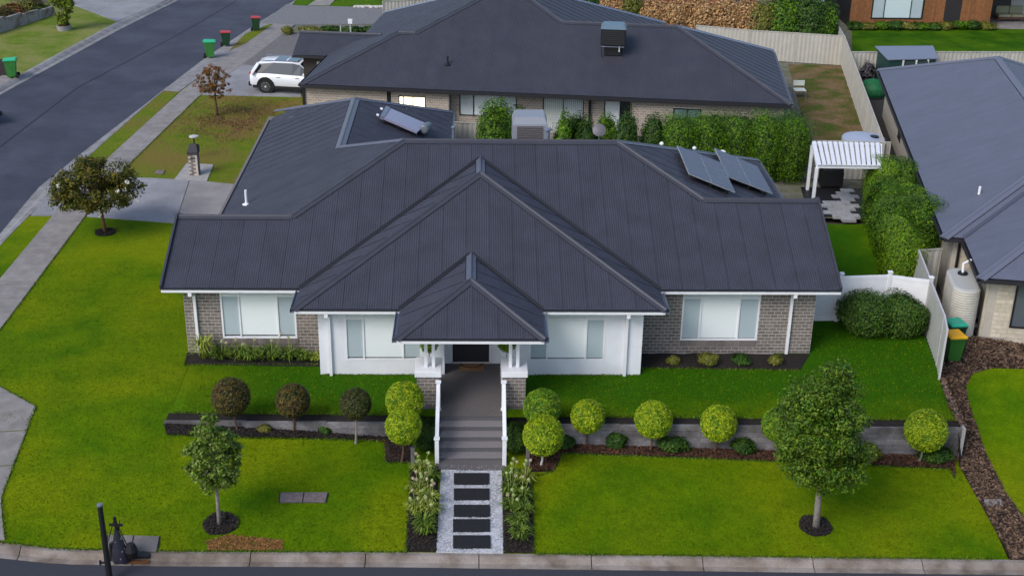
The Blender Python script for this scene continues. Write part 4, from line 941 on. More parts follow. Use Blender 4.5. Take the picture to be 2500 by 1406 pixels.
# round bush behind the left end of the ridge
p = G(1207, 345, 0.2); Yb = 55.6
def at_y(u, v, Y): return Wp(u, v, Y)
q0 = at_y(1162, 300, Yb); q1 = at_y(1252, 300, Yb); qt = at_y(1205, 250, Yb)
shrub('round_bush', (q0.x+q1.x)/2, Yb, (q1.x-q0.x)*1.08, 1.9, qt.z, HEDGE, 'big bright round bush left of the beige cooler', n=9000, leaf=.05, seed=31, boxy=3.2)
hp = [(1268, 257, 60, HEDGE, 57.6), (1402, 280, 62, HEDGED, 56.8), (1375, 292, 46, HEDGE, 56.2), (1430, 284, 50, HEDGED, 56.0), (1478, 276, 64, HEDGE, 57.0), (1530, 284, 62, HEDGED, 56.6), (1600, 280, 66, HEDGED, 57.0)]
nm = ['low bush top showing just behind the beige cooler', 'dark narrow screening bush in front of the striped curtain window', 'small screening bush at the clothes airer', 'dark screening bush left of the dark downpipe', 'leafy screening bush below the bright small window', 'loose dark screening bush left of the pale brick gap', 'sparse dark bush at the left end of the long hedge']
for k, (u, v, w, m, Y) in enumerate(hp):
    c = at_y(u, v, Y); s = (at_y(u+w/2, v, Y)-at_y(u-w/2, v, Y)).length
    shrub('screening_bush', c.x, Y, s*1.1, 1.2, c.z, m, nm[k], group='screening bushes behind the ridge', n=5200, leaf=.044, seed=40+k, boxy=2.4, amp=.4)
for k, u in enumerate((1665, 1735, 1805, 1872, 1935)):
    Y = 56.9; c = at_y(u, 283-k*2, Y); s = (at_y(u+37, 280, Y)-at_y(u-37, 280, Y)).length
    shrub('hedge_plant', c.x, Y-.1*k, s*1.25, 2.6, c.z, HEDGE, ['first plant of the long clipped hedge, in front of the green door', 'second plant of the long clipped hedge', 'middle plant of the long clipped hedge', 'fourth plant of the long clipped hedge', 'bushy right end plant of the long clipped hedge'][k], group='long clipped hedge behind the house', n=19000, leaf=.036, seed=60+k, boxy=6, amp=.14)
# tall hedge between the houses
tall = [(2165, 395, 52.0, 75, 2.6), (2215, 400, 51.6, 62, 2.6), (2180, 450, 49.4, 95, 2.9), (2230, 458, 48.6, 85, 2.7), (2255, 498, 46.6, 95, 2.7), (2195, 510, 46.4, 90, 2.8), (2205, 560, 44.6, 80, 2.5)]
tn = ['tallest back hedge plant beside the white pergola', 'back hedge plant touching the blue grey roof', 'wide middle hedge plant on the lawn side of the tall hedge', 'middle hedge plant on the roof side of the tall hedge', 'broad hedge plant bulging over the right boundary', 'dark hedge plant near the front on the lawn side', 'lowest front plant of the tall hedge above the white fence']
for k, (u, v, Y, w, h) in enumerate(tall):
    c = at_y(u, v, Y); s = (at_y(u+w/2, v, Y)-at_y(u-w/2, v, Y)).length
    shrub('tall_hedge_plant', c.x, Y, s*1.1, 2.6, max(2.2, c.z+.12), HEDGE if k % 3 else BOXG2, tn[k], group='tall hedge between the two houses', n=20000, leaf=.037, seed=70+k, boxy=4, amp=.22)
# two rounded bushes in front of the white fence
for k, (u, v, w) in enumerate(((2116, 770, 130), (2212, 775, 118))):
    Y = 40.2-.15*k; c = at_y(u, v-52, Y); s = (at_y(u+w/2, v, Y)-at_y(u-w/2, v, Y)).length
    shrub('rounded_bush', c.x, Y, s, 1.7, c.z+.05, leafmat('camellia_leaf', (.035, .10, .012), (.02, .06, .008), (.08, .14, .012), 3), ['left rounded bush before the white fence', 'right rounded bush before the white fence, touching the side fence'][k], group='rounded bushes before the white fence', n=10000, leaf=.04, seed=80+k, boxy=2.6, amp=.3)
# low shrubs in the beds
lows = [(1505, 1090, 54, .50, HEDGED, 'low dark shrub between first and second ball tree'), (1640, 1095, 74, .48, HEDGED, 'wide low shrub between second and third ball tree'), (1812, 1100, 62, .50, HEDGED, 'low shrub left of the large leafy tree'), (2125, 1118, 60, .45, GOLDH, 'olive shrub right of the large leafy tree'), (2285, 1120, 78, .45, HEDGED, 'olive shrub at the right end of the reddish bed'), (1375, 1088, 60, .4, HEDGED, 'low dark shrub right of the steps'),
        (645, 1052, 30, .25, GOLDH, 'tiny olive shrub left in the dark bed'), (792, 1054, 32, .25, HEDGED, 'tiny green shrub in the dark bed between two bronze balls'),
        (1645, 885, 32, .3, GOLDH, 'first small shrub under the right brick wall'), (1728, 885, 52, .42, GOLDH, 'second and largest small shrub under the right brick wall'), (1810, 884, 50, .34, HEDGED, 'third small shrub under the right brick wall'), (1893, 886, 36, .36, GOLDH, 'fourth small shrub beside the white downpipe')]
for k, (u, v, w, h, m, l_) in enumerate(lows):
    p = G(u, v+8); s = w*(p-CO).length/F_PX; shrub('low_shrub', p.x, p.y+.1, s, s*.8, h, m, l_, group='low shrubs in the beds', n=700 if w < 40 else 1300, leaf=.038, seed=90+k, amp=.35)
# hedge blocks beside the steps
for k, (u0, u1, s_) in enumerate(((1012, 1062, 'left'), (1236, 1284, 'right'))):
    a = G(u0, 1120); b = G(u1, 1120); yb0, yb1 = 33.05, 34.35
    shrub('clipped_box_hedge', (a.x+b.x)/2, (yb0+yb1)/2, (b.x-a.x)*1.05, 1.25, .62, HEDGED, 'dark clipped hedge block on the '+s_+' side of the steps', 'hedge', 'hedge blocks beside the steps', 3200, .04, 110+k, boxy=4, amp=.12)
# grey posts beside the beds
for u, l_ in ((1008, 'grey square post left of the steps'), (1288, 'grey square post right of the steps')):
    p = G(u, 1137); mb = MB(); mb.box(-.055, -.055, -.1, .055, .055, .62); mb.box(-.065, -.065, .62, .065, .065, .65); tag(mb.build('garden_post', SLEEP, None, (p.x, p.y, zt(p.x, p.y))), l_, 'post', 'grey posts beside the steps')

# strap leaved plants
def strap_plant(x, y, r, h, n, m, label, cat='flowering plant', group=None, heads=0, hm=None, seed=0, headh=None):
    z = zt(x, y)+.03; root = empty('strap_leaf_plant', (x, y, z), label, cat, group); rr = random.Random(seed); mb = MB()
    for i in range(n):
        a = rr.uniform(0, 2*math.pi); L = rr.uniform(.6, 1.1); ww = rr.uniform(.016, .030); d = Vector((math.cos(a), math.sin(a), 0)); s = Vector((-d.y, d.x, 0))*ww; b0 = d*rr.uniform(0, .08)*r*3
        hh = h*rr.uniform(.5, 1.0); pts = [b0+d*(r*L*t**1.1)+Vector((0, 0, hh*(math.sin(min(1, t*1.35)*math.pi*.62))*(1-.25*t))) for t in (0, .3, .6, .85, 1.0)]
        for k, (p, q) in enumerate(zip(pts, pts[1:])):
            w0 = 1-k*.18; w1 = 1-(k+1)*.22 if k < 3 else .08; mb.poly([p-s*w0, q-s*w1, q+s*w1, p+s*w0])
    mb.build('leaves', m, root)
    for i in range(heads):
        a = rr.uniform(0, 2*math.pi); rad = r*rr.uniform(.1, .75); H = (headh or h*1.6)*rr.uniform(.75, 1.15); e = Vector((math.cos(a)*rad, math.sin(a)*rad, H))
        MB().tube([(e.x*.2, e.y*.2, 0), (e.x*.6, e.y*.6, H*.6), e], .009, 5, cap=False).build('flower_stem', hm[0], root)
        dd = unit(70); P = dd*rng.uniform(.03, .062, (70, 1)); A, B = leafaxes(dd, .016, .7); quads('flower_head', P, A, B, hm[1] if rr.random() < .6 else hm[2], root, e)
    return root
STRAP = leafmat('strap_leaf', (.075, .16, .008), (.03, .085, .005), (.17, .22, .03), 6); STRAPY = leafmat('strap_leaf_pale', (.22, .29, .035), (.09, .16, .012), (.30, .32, .06), 6)
STEM = mat('flower_stem', (.22, .27, .07), .7); HG = mat('green_seed_head', (.42, .50, .20), .8, island=.2); HCc = mat('cream_flower_head', (.55, .45, .30), .8, island=.2)
HM = (STEM, HG, HCc)
sp = [(1030, 1150, 1), (1050, 1172, 0), (1022, 1200, 1), (1048, 1222, 1), (1020, 1248, 1), (1052, 1252, 1), (1035, 1278, 0), (1038, 1298, 0)]
for k, (u, v, pale) in enumerate(sp):
    p = G(u, v+6); strap_plant(p.x, p.y, .36, .42, 80, STRAPY if pale else STRAP, 'flowering clump left of the path, '+['at the foot of the left handrail', 'second from the steps, nearest the path', 'third from the steps on the lawn side', 'fourth from the steps, pale', 'on the lawn side in the middle of the bed', 'on the path side in the middle of the bed', 'second nearest the kerb', 'nearest the kerb with golden tips'][k], group='flowering clumps left of the path', heads=[5, 4, 6, 5, 5, 3, 0, 0][k], hm=HM, seed=200+k, headh=.62)
sp = [(1250, 1165, 0), (1282, 1172, 1), (1245, 1200, 0), (1275, 1215, 0), (1250, 1240, 0), (1280, 1250, 0), (1262, 1275, 0), (1272, 1305, 0)]
for k, (u, v, pale) in enumerate(sp):
    p = G(u, v+8); strap_plant(p.x, p.y, .35, .42, 80, STRAPY if pale else STRAP, 'flowering clump right of the path, '+['at the foot of the right handrail', 'with a tall pale green head by the bark patch', 'on the path side below the handrail', 'with pinkish cream heads on the lawn side', 'in the middle of the bed on the path side', 'in the middle of the bed on the lawn side', 'second nearest the kerb', 'nearest the kerb'][k], group='flowering clumps right of the path', heads=[4, 3, 3, 4, 3, 1, 0, 0][k], hm=HM, seed=230+k, headh=.6)
for k, (u, v, h, pale) in enumerate(((496, 878, .75, 1), (540, 880, .45, 0), (585, 882, .5, 0), (612, 884, .45, 0), (662, 884, .5, 0), (705, 882, .42, 0), (740, 884, .34, 0), (772, 884, .25, 1))):
    p = G(u, v, 0); strap_plant(p.x, p.y+.12, .5 if k < 6 else .34, h*1.15, 95, STRAPY if pale else STRAP, 'leafy clump under the left brick wall, '+['tallest, at the left downpipe', 'second from the left', 'third from the left', 'fourth from the left', 'broad dark one below the middle pane', 'sixth from the left', 'seventh from the left with long thin leaves', 'small pale one at the white wall'][k], 'garden plant', 'leafy clumps under the left brick wall', heads=[0, 2, 1, 2, 2, 1, 0, 0][k], hm=(STEM, HG, HCc), seed=260+k, headh=.8)

# ------------------------------------------------------------------ fences
def rib_panel(w, h, z0=0):
    mb = MB(); n = int(w/.06); xs_ = []
    prof = [0, 0, .018, .018]
    pts = []
    for i in range(n+1):
        x = w*i/n; k = i % 4; pts.append((x, prof[k]))
    for x, y in pts: mb.v += [(x, y, z0), (x, y, z0+h)]
    for i in range(len(pts)-1): a = 2*i; mb.f.append((a, a+2, a+3, a+1))
    return mb.mesh('panel')
def steel_fence(P, h, m, label, cm=None, zoff=None):
    root = empty('metal_fence', (0, 0, 0), label, 'fence'); cm = cm or m
    for (a, b) in zip(P, P[1:]):
        a = Vector(a); b = Vector(b); L = (b-a).length; n = max(1, round(L/2.38)); d = (b-a)/L; ang = math.atan2(d.y, d.x); w = L/n; me = rib_panel(w-.05, h)
        for i in range(n):
            p = a+d*(w*i+.025); z = min(zt(p.x, p.y), zt(p.x+d.x*w, p.y+d.y*w)) if zoff is None else zoff
            link('panel', me, m, root, (p.x, p.y, z), ang)
            r = MB().box(0, -.02, h-.01, w-.05, .035, h+.035).build('rail', cm, root, (p.x, p.y, z), ang)
            MB().box(-.052, -.025, -.1, .002, .04, h+.045).build('post', cm, root, (p.x, p.y, z), ang)
    return root
V2 = lambda p: Vector((p.x, p.y))
far_c = V2(G(2053, 160, 0)); near_c = V2(G(2066+94, 352, 1.8)); yb = near_c.y
steel_fence([far_c, near_c], 1.8, FENCE, 'long cream steel fence running back between the two yards')
steel_fence([V2(G(1700, 63, 1.8)), V2(G(1830, 75, 1.8)), far_c], 1.8, FENCE, 'cream steel fence behind the rear house back lawn')
steel_fence([far_c, V2(G(2010, 0, 1.8)), V2(G(1985, -60, 1.8))], 1.8, FENCEG, 'steel fence running away beside the brown timber house')
steel_fence([V2(G(2080, 128, 1.8)), V2(G(2560, 128, 1.8))], 1.8, FENCE, 'cream steel fence behind the small garden shed')
yf = G(1980, 345, 1.8)
steel_fence([Vector((-1.5, 59.0)), Vector((1.0, 58.6))], 1.8, FENCE, 'short cream fence stretch left of the round bush')
steel_fence([Vector((1.0, 58.6)), Vector((13.9, 57.2))], 1.5, FENCE, 'cream fence mostly hidden behind the screening bushes')
steel_fence([Vector((14.6, 56.4)), Vector((19.0, 56.2))], 1.8, FENCE, 'cream steel fence just behind the white pergola')
FN = V2(G(2293, 926)); FF = V2(G(2243, 612, 1.75))
nf = steel_fence([FN, Vector((FN.x+.25, FN.y+1.0)), FF], 1.82, FENCEG, 'pale grey side fence ending on the right front lawn', mat('fence_cap_lilac', (.5, .48, .5), .5), zoff=-.04)
steel_fence([FF, Vector((FF.x+.95, FF.y+.15))], 1.75, FENCE, 'short cream fence return beside the cream house corner')
# white vinyl fence with posts and a gate
wf = empty('white_fence', (0, 0, 0), 'white panelled fence with capped posts beside the right wall', 'fence')
pts = [Vector((wr_x+.02, 40.95)), V2(G(2046, 783, 0)), V2(PL(2170, 676, (0, 41.3, 0), Vector((0, 1, 0)))), V2(Wp(2275, 690, 40.6))]
pts[1] = Vector((Wp(2046, 783, 40.75).x, 40.75)); pts[0] = Vector((wr_x, 40.95)); pts[2] = Vector((pts[2].x-.02, 41.15)); pts[3] = Vector((pts[3].x, 40.7))
pts[1].y = 41.0
for i, (a, b) in enumerate(zip(pts, pts[1:])):
    d = (b-a); L = d.length; ang = math.atan2(d.y, d.x); h = 1.72
    fr = MB().box(.06, -.02, .06, L-.06, .02, h-.1).build('panel', WHITE, wf, (a.x, a.y, 0), ang)
    MB().box(.05, -.035, h-.12, L-.05, .035, h).build('rail', WHITE, wf, (a.x, a.y, 0), ang); MB().box(.05, -.035, .03, L-.05, .035, .17).build('rail', WHITE, wf, (a.x, a.y, 0), ang)
    pass
    if i >= 0:
        p = b; MB().box(-.065, -.065, -.1, .065, .065, h+.1).box(-.085, -.085, h+.1, .085, .085, h+.14).build('post', WHITE, wf, (p.x, p.y, 0), bevel=.008)

# ------------------------------------------------------------------ pergola, paving, tank
pa, pb, pc, pd = [V2(G(*q)) for q in ((1995, 402, 2.25), (2152, 404, 2.25), (2152, 352, 2.25), (1984, 348, 2.25))]
pg = empty('pergola', (pa.x, pa.y, 0), 'white slatted pergola over dark patio behind the hedge', 'pergola')
def pgl(v): return Vector((v.x-pa.x, v.y-pa.y))
A, B, C_, Dd = pgl(pa), pgl(pb), pgl(pc), pgl(pd)
for s, e in ((A, B), (Dd, C_)): MB().bar((s.x, s.y, 2.18), (e.x, e.y, 2.18), .07, .16).build('beam', WHITE, pg)
for s, e in ((A, Dd), (B, C_)): MB().bar((s.x, s.y, 2.18), (e.x, e.y, 2.18), .06, .15).build('beam', WHITE, pg)
for s in (A, B, C_, Dd): MB().box(s.x-.06, s.y-.06, -.1, s.x+.06, s.y+.06, 2.1).build('post', WHITE, pg)
for k in range(13):
    t = (k+.3)/13; s = Dd.lerp(C_, t); e = A.lerp(B, t); MB().bar((s.x, s.y+.05, 2.285), (e.x, e.y-.12, 2.285), .155, .03).build('slat', WHITE, pg)
dk = MB().box(.6, .6, 0, 2.5, .62, .9); 
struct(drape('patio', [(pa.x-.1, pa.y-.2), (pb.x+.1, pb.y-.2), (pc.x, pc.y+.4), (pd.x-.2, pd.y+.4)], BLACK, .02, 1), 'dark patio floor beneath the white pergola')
ps = struct(empty('paving'), 'pale stone pavers leading to the white pergola')
PVP = PX([(2040, 466), (2082, 468), (2094, 558), (2003, 512), (2003, 494), (2040, 494)], 0); PVM = mat('pale_paver', (.36, .365, .38), .9, (.28, .285, .30), 3, island=.12)
pme = MB().box(.008, .008, -.05, .592, .392, .06).mesh('paving_stone'); gx0 = min(p[0] for p in PVP); gy0 = min(p[1] for p in PVP); row = 0; y = gy0
while y < max(p[1] for p in PVP):
    x = gx0-.6-(.3 if row % 2 else 0)
    while x < max(p[0] for p in PVP):
        if inside(x+.3, y+.2, [(p[0], p[1]) for p in PVP]): link('paving_stone', pme, PVM, ps, (x, y, random.uniform(0, .008)))
        x += .6
    y += .4; row += 1
# outdoor lounge in the dark of the pergola
p = G(2030, 462, 0); og = empty('barbecue', (p.x, p.y+.3, 0), 'black covered barbecue in the shade under the pergola', 'barbecue')
MB().box(-.5, -.3, .1, .5, .3, .8).build('cabinet', BLACK, og, bevel=.03); mb = MB(); mb.tube([(-.48, 0, .82), (.48, 0, .82)], .27, 12); mb.build('lid', BLACK, og)
for x in (-.4, .4): MB().box(x-.05, -.2, 0, x+.05, .2, .1).build('foot', BLACK, og)
# round blue tank
p = G(2110, 338, 1.55); rt_ = empty('water_tank', (p.x, p.y+.1, 0), 'round pale blue water tank behind the pergola', 'water tank')
mb = MB(); mb.lathe([(1.0, 0), (1.0, .5), (1.03, .52), (1.0, .54), (1.0, 1.0), (1.03, 1.02), (1.0, 1.04), (1.0, 1.5), (.97, 1.56), (.3, 1.66)], 32); mb.build('body', TANKB, rt_)
MB().lathe([(.2, 1.62), (.2, 1.68), (.17, 1.69)], 16, (.45, -.15, 0)).build('hatch', BLACK, rt_)
# slim beige tank
p = G(2352, 800, 0); tk = empty('slimline_tank', (16.9, 40.6, -.02), 'tall beige corrugated slimline rain tank beside the cream house', 'water tank')
def oval(w, l, z, n=28):
    o = []
    for j in range(n):
        a = 2*math.pi*j/n; x = math.cos(a)*w; y = math.sin(a)*w+(l if math.sin(a) >= 0 else -l); o.append((x, y, z))
    return o
mb = MB(); Z = []; z = 0
while z < 1.75: Z += [(z, .46), (z+.045, .475)]; z += .09
Z += [(1.79, .46)]
for z, w in Z: mb.v += oval(w, .62, z)
n = 28
for k in range(len(Z)-1):
    for j in range(n): a = k*n+j; b = k*n+(j+1) % n; mb.f.append((a, b, b+n, a+n))
mb.build('body', TANKM, tk, rz=-.18)
mb = MB(); mb.v += oval(.46, .62, 1.79)+oval(.40, .56, 1.84); 
for j in range(n): mb.f.append((j, (j+1) % n, (j+1) % n+n, j+n))
mb.f.append(tuple(range(n, 2*n))); mb.build('lid', mat('tank_lid', (.42, .42, .40), .5), tk, rz=-.18)
MB().lathe([(.17, 1.84), (.17, 1.9), (.13, 1.91)], 18, (.1, .42, 0)).build('strainer', BLACK, tk); MB().tube([(.1, .42, 1.88), (.1, .5, 2.2), (.4, .6, 2.3)], .045, 8).build('inlet_pipe', WHITE, tk)
tp = G(2380, 795, 0); pm = empty('tap', (tp.x, tp.y, 0), 'small pump and tap on the cream wall foot', 'tap'); MB().tube([(0, 0, 0), (0, 0, .5), (0, -.15, .5)], .02, 6).build('pipe', GUTG, pm); MB().tube([(-.18, 0, .22), (.12, 0, .22)], .08, 10).build('pump', BLACK, pm); MB().box(-.2, -.15, 0, .2, .15, .12).build('stand', KERBG, pm)

# ------------------------------------------------------------------ REAR HOUSE
RO = Vector((-8.77, 63.03, 0)); RU = Vector((.99196, -.12654, 0)); RV = Vector((.12654, .99196, 0)); RA = math.atan2(RU.y, RU.x); RZE = 2.5
def rl(u, v, z=0): return RO+RU*u+RV*v+Vector((0, 0, z))
rear = empty('house', (0, 0, 0), 'long dark roofed beige brick house behind the white house, one window lit', 'house')
rr_ = MB()
M = Matrix.Translation(RO) @ Matrix.Rotation(RA, 4, 'Z')
rr_.box(.05, .03, RZE-.14, 24.05, 10.9, RZE-.05, M); rr_.box(1, 10.9, RZE-.14, 18, 17, RZE-.05, M)
rroof = rr_.build('roof', GUTD, rear)
mU = -RU; mV = -RV
PR = [((0, 0), RU, RV, [(0, 0), (24.1, 0), (18.6, 5.5), (12.6, 5.5), (9.5, 8.6), (5.1, 4.2), (4.2, 4.2)]),
      ((24.1, 0), RV, mU, [(0, 0), (11, 0), (5.5, 5.5)]),
      ((0, 0), RV, RU, [(0, 0), (4.2, 4.2), (8.4, 0)]),
      ((0.9, 0), RV, RU, [(4.2, 4.2), (8.6, 8.6), (17.2, 0), (8.4, 0)]),
      ((18.1, 0), RV, mU, [(5.5, 5.5), (8.6, 8.6), (17.2, 0), (11.0, 0)]),
      ((0, 11), RU, mV, [(18.1, 0), (24.1, 0), (18.6, 5.5), (12.6, 5.5)]),
      ((0, 17.2), RU, mV, [(.9, 0), (18.1, 0), (9.5, 8.6)]), ((0, 8.4), RU, mV, [(0, 0), (.9, 0), (5.1, 4.2), (4.2, 4.2)])]
for (o, U, V, P) in PR: roof_plane(rroof, rl(o[0], o[1], RZE), U, V, P, ROOFB, step=COR_P/2)
def rq(u, v, h): return rl(u, v, RZE+TP*h)
def d2_(a): return (a.x, a.y)
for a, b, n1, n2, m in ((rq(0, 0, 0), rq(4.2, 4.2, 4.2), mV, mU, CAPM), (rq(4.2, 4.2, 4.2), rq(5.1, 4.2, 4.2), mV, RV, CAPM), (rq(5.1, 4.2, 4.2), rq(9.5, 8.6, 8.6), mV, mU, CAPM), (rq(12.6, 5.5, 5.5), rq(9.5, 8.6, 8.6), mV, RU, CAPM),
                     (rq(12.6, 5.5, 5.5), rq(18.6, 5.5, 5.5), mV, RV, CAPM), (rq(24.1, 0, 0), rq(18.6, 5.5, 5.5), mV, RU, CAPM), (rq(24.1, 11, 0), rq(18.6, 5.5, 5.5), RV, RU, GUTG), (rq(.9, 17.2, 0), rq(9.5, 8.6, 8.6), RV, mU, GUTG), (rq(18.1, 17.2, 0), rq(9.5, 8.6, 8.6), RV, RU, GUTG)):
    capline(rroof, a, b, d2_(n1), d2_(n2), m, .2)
gutter(rroof, rl(0, 0, RZE), rl(24.1, 0, RZE), mV, GUTD, h=.16, w=.12, drop=.02); gutter(rroof, rl(24.1, 0, RZE), rl(24.1, 11, RZE), RU, GUTG, w=.12); gutter(rroof, rl(0, 0, RZE), rl(0, 8.4, RZE), mU, GUTD)
ZR = RZE-.16
def rbox(nm, m, u0, v0, z0, u1, v1, z1, par=None): return MB().box(u0, v0, z0, u1, v1, z1, M).build(nm, m, par or rear)
def rwall(u0, u1, v, hs, bud):
    mb = MB(); hs = sorted(hs); x = u0
    for (a, b, c, d) in hs: mb.box(x, v, -.1, a, v+.5, ZR, M); mb.box(a, v+.001, -.1, b, v+.5, c, M); mb.box(a, v+.001, d, b, v+.5, ZR, M); x = b
    mb.box(x, v, -.1, u1, v+.5, ZR, M); w = mb.build('wall', MORTB, rear)
    p, q = rl(u0, v), rl(u1, v); return brick_wall(w, (p.x, p.y), (q.x, q.y), 0, ZR, [(a-u0, b-u0, c, d) for a, b, c, d in hs], BRICKB, budget=bud, H=.119)
LIT = mat('lit_blind', (.9, .8, .55), .8, emit=((1, .82, .48), 2.2)); CURT = mat('pale_curtain', (.62, .66, .60), .8, island=.1)
rw = [(4.89, 6.25, 1.15, 2.02)]
rwall(.15, 4.3, .3, [], 70); rwall(4.5, 7.4, .3, rw, 110); rwall(7.4, 16.5, .95, [(7.85, 10.75, .95, 2.12), (12.05, 14.1, .15, 2.12), (15.1, 16.4, .15, 2.05)], 60); rwall(16.5, 23.8, .3, [(18.5, 19.85, .1, 1.98)], 60)
rbox('wall', MORTB, .15, .8, -.1, .4, 8, ZR); rbox('wall', MORTB, 23.55, .8, -.1, 23.8, 10.6, ZR); rbox('wall', MORTB, .4, 10.35, -.1, 23.55, 10.6, ZR)
BLF = mat('black_window_frame', (.012, .013, .013), .4)
def rwin(u0, u1, v, z0, z1, muls, panes, lit=None):
    p = rl(u0, v); return window(rear, (p.x, p.y), u1-u0, z0, z1, RA, muls, fm=BLF, panes=panes, fw_=.05, lit=lit)
rwin(4.89, 6.25, .3, 1.15, 2.02, [.24, .72], [BLIND]*3, LIT); rwin(7.85, 10.75, .95, .95, 2.12, [.72, 2.1], [SCREEN2, BLIND, SCREEN2])
f = rwin(12.05, 14.1, .95, .15, 2.12, [1.02], [CURT, SCREEN2]); rwin(15.1, 16.4, .95, .15, 2.05, [.8], [BLIND, DARKW])
p_ = MB()
for k in range(9): p_.box(12.15+k*.1, .975, .22, 12.19+k*.1, .983, 2.05, M)
for k in range(9): p_.box(13.15+k*.1, .975, .22, 13.19+k*.1, .983, 2.05, M)
p_.build('curtain_fold', mat('curtain_fold', (.45, .47, .44), .8), f)
rwin(18.5, 19.85, .3, .1, 1.98, [.68], [mat('teal_blind', (.20, .30, .30), .6)]*2)
for u, v in ((4.4, .34), (14.4, .9), (.08, .3)): rbox('downpipe', BLACK, u-.06, v-.1, 0, u+.06, v, RZE-.15)
# side porch of the rear house
pz = 2.42
rp_ = rbox('porch_roof', GUTD, -1.95, 6.1, pz-.12, 1.2, 9.9, pz-.05)
roof_plane(rp_, rl(0, 6.05, pz), RU, RV, [(-2.0, 0), (.6, 0), (2.5, 1.95), (-2.0, 1.95)], ROOFB, step=COR_P/2); roof_plane(rp_, rl(0, 9.95, pz), RU, mV, [(-2.0, 0), (2.5, 0), (2.5, 1.95), (-2.0, 1.95)], ROOFB, step=COR_P/2)
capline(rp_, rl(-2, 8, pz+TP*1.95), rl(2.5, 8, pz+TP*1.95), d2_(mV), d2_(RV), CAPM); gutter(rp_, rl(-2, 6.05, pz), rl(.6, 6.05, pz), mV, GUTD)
rbox('porch_wall', mat('dark_brick', (.04, .034, .03), .9, (.035, .03, .028), 12, bump=.3), -1.5, 6.4, -.1, .3, 6.62, pz-.1); rbox('window', SCREEN, -.75, 6.39, 1.1, -.45, 6.398, 2.0)
# flue on that roof
q = PL(1093, 158, rl(0, 0, RZE), Vector(RU).cross(RV+Vector((0, 0, TP))).normalized()); mb = MB(); mb.tube([q-Vector((0, 0, .05)), q+Vector((0, 0, .42))], .045, 8); mb.lathe([(.17, -.0), (.07, .07)], 12, q); mb.build('vent_pipe', BLACK, rroof)
nF = Vector(RU).cross(RV+Vector((0, 0, TP))).normalized()
q = PL(1496, 126, rl(0, 0, RZE), nF)
ac = empty('evaporative_cooler', q, 'tall black evaporative cooler with pale top on the rear roof', 'air cooler', rz=RA); w = .62
mb = MB(); mb.v += [(-w, -.6, .42), (w, -.6, .42), (w, .6, .42), (-w, .6, .42), (-w, -.6, 1.25), (w, -.6, 1.25), (w, .6, 1.25), (-w, .6, 1.25)]; mb.f += [(3, 2, 1, 0), (0, 1, 5, 4), (1, 2, 6, 5), (2, 3, 7, 6), (3, 0, 4, 7), (4, 5, 6, 7)]; mb.build('housing', BLACK, ac, bevel=.02)
mb = MB(); z0, z1 = 1.24, 1.42; mb.v += [(-w-.02, -.62, z0), (w+.02, -.62, z0), (w+.02, .62, z0), (-w-.02, .62, z0), (-w+.1, -.45, z1), (w-.1, -.45, z1), (w-.1, .45, z1), (-w+.1, .45, z1)]; mb.f += [(0, 1, 5, 4), (1, 2, 6, 5), (2, 3, 7, 6), (3, 0, 4, 7), (4, 5, 6, 7)]; mb.build('lid', mat('cooler_lid', (.10, .16, .21), .4), ac, bevel=.02)
MB().box(-.42, -.42, -.1, .42, .42, .44).build('duct', BLACK, ac); MB().box(.3, -.5, .1, .36, -.43, .40).build('drain_pipe', CURT, ac)
for x in (-.55, .55): MB().bar((x, -.55, -.15), (x, -.55, .42), .04).build('leg', BLACK, ac)
MB().box(-w+.05, -.66, .36, w-.05, -.6, .39).build('rail', GUTG, ac)
for k in range(7): MB().box(-w+.08, -.618, .5+k*.1, w-.08, -.603, .545+k*.1).build('louvre', mat('black_slat', (.025, .026, .03), .5), ac)

# ------------------------------------------------------------------ RIGHT NEIGHBOUR
NO = Vector((16.95, 43.08, 0)); NU = Vector((.983, -.183, 0)).normalized(); NV = Vector((.183, .983, 0)).normalized(); NA = math.atan2(NU.y, NU.x); NZ = 2.4
def nl(u, v, z=0): return NO+NU*u+NV*v+Vector((0, 0, z))
NM = Matrix.Translation(NO) @ Matrix.Rotation(NA, 4, 'Z')
nb = empty('house', (0, 0, 0), 'neighbouring house with blue grey roof and cream walls at the right edge', 'house')
nr = MB().box(.05, .03, NZ-.12, 9.8, 24.4, NZ-.05, NM).box(.75, -3.6, NZ-.12, 10.6, .02, NZ-.05, NM).build('roof', GUTD, nb)
iU, iV = -NU, -NV; R5 = 4.95; a5 = .69
for (o, U, V, P) in (((0, 0), NV, NU, [(0, 0), (24.5, 0), (24.5-R5, R5), (R5, R5)]), ((2*R5, 0), NV, iU, [(3, 0), (24.5, 0), (24.5-R5, R5), (R5, R5)]), ((0, 24.5), NU, iV, [(0, 0), (2*R5, 0), (R5, R5)]),
                     ((0, 0), NU, NV, [(0, 0), (a5, 0), (R5+a5, R5), (R5, R5)]), ((a5, 0), NV, NU, [(-3.65, 0), (-.03, 0), (R5-.03, R5), (-3.65+R5, R5)]), ((0, -3.65), NU, NV, [(a5, 0), (a5+2*R5, 0), (a5+R5, R5)]), ((a5+2*R5, 0), NV, iU, [(-3.65, 0), (6, 0), (6, R5), (-3.65+R5, R5)])):
    roof_plane(nr, nl(o[0], o[1], NZ), U, V, P, ROOFC, step=COR_P/3)
def nq(u, v, h): return nl(u, v, NZ+TP*h)
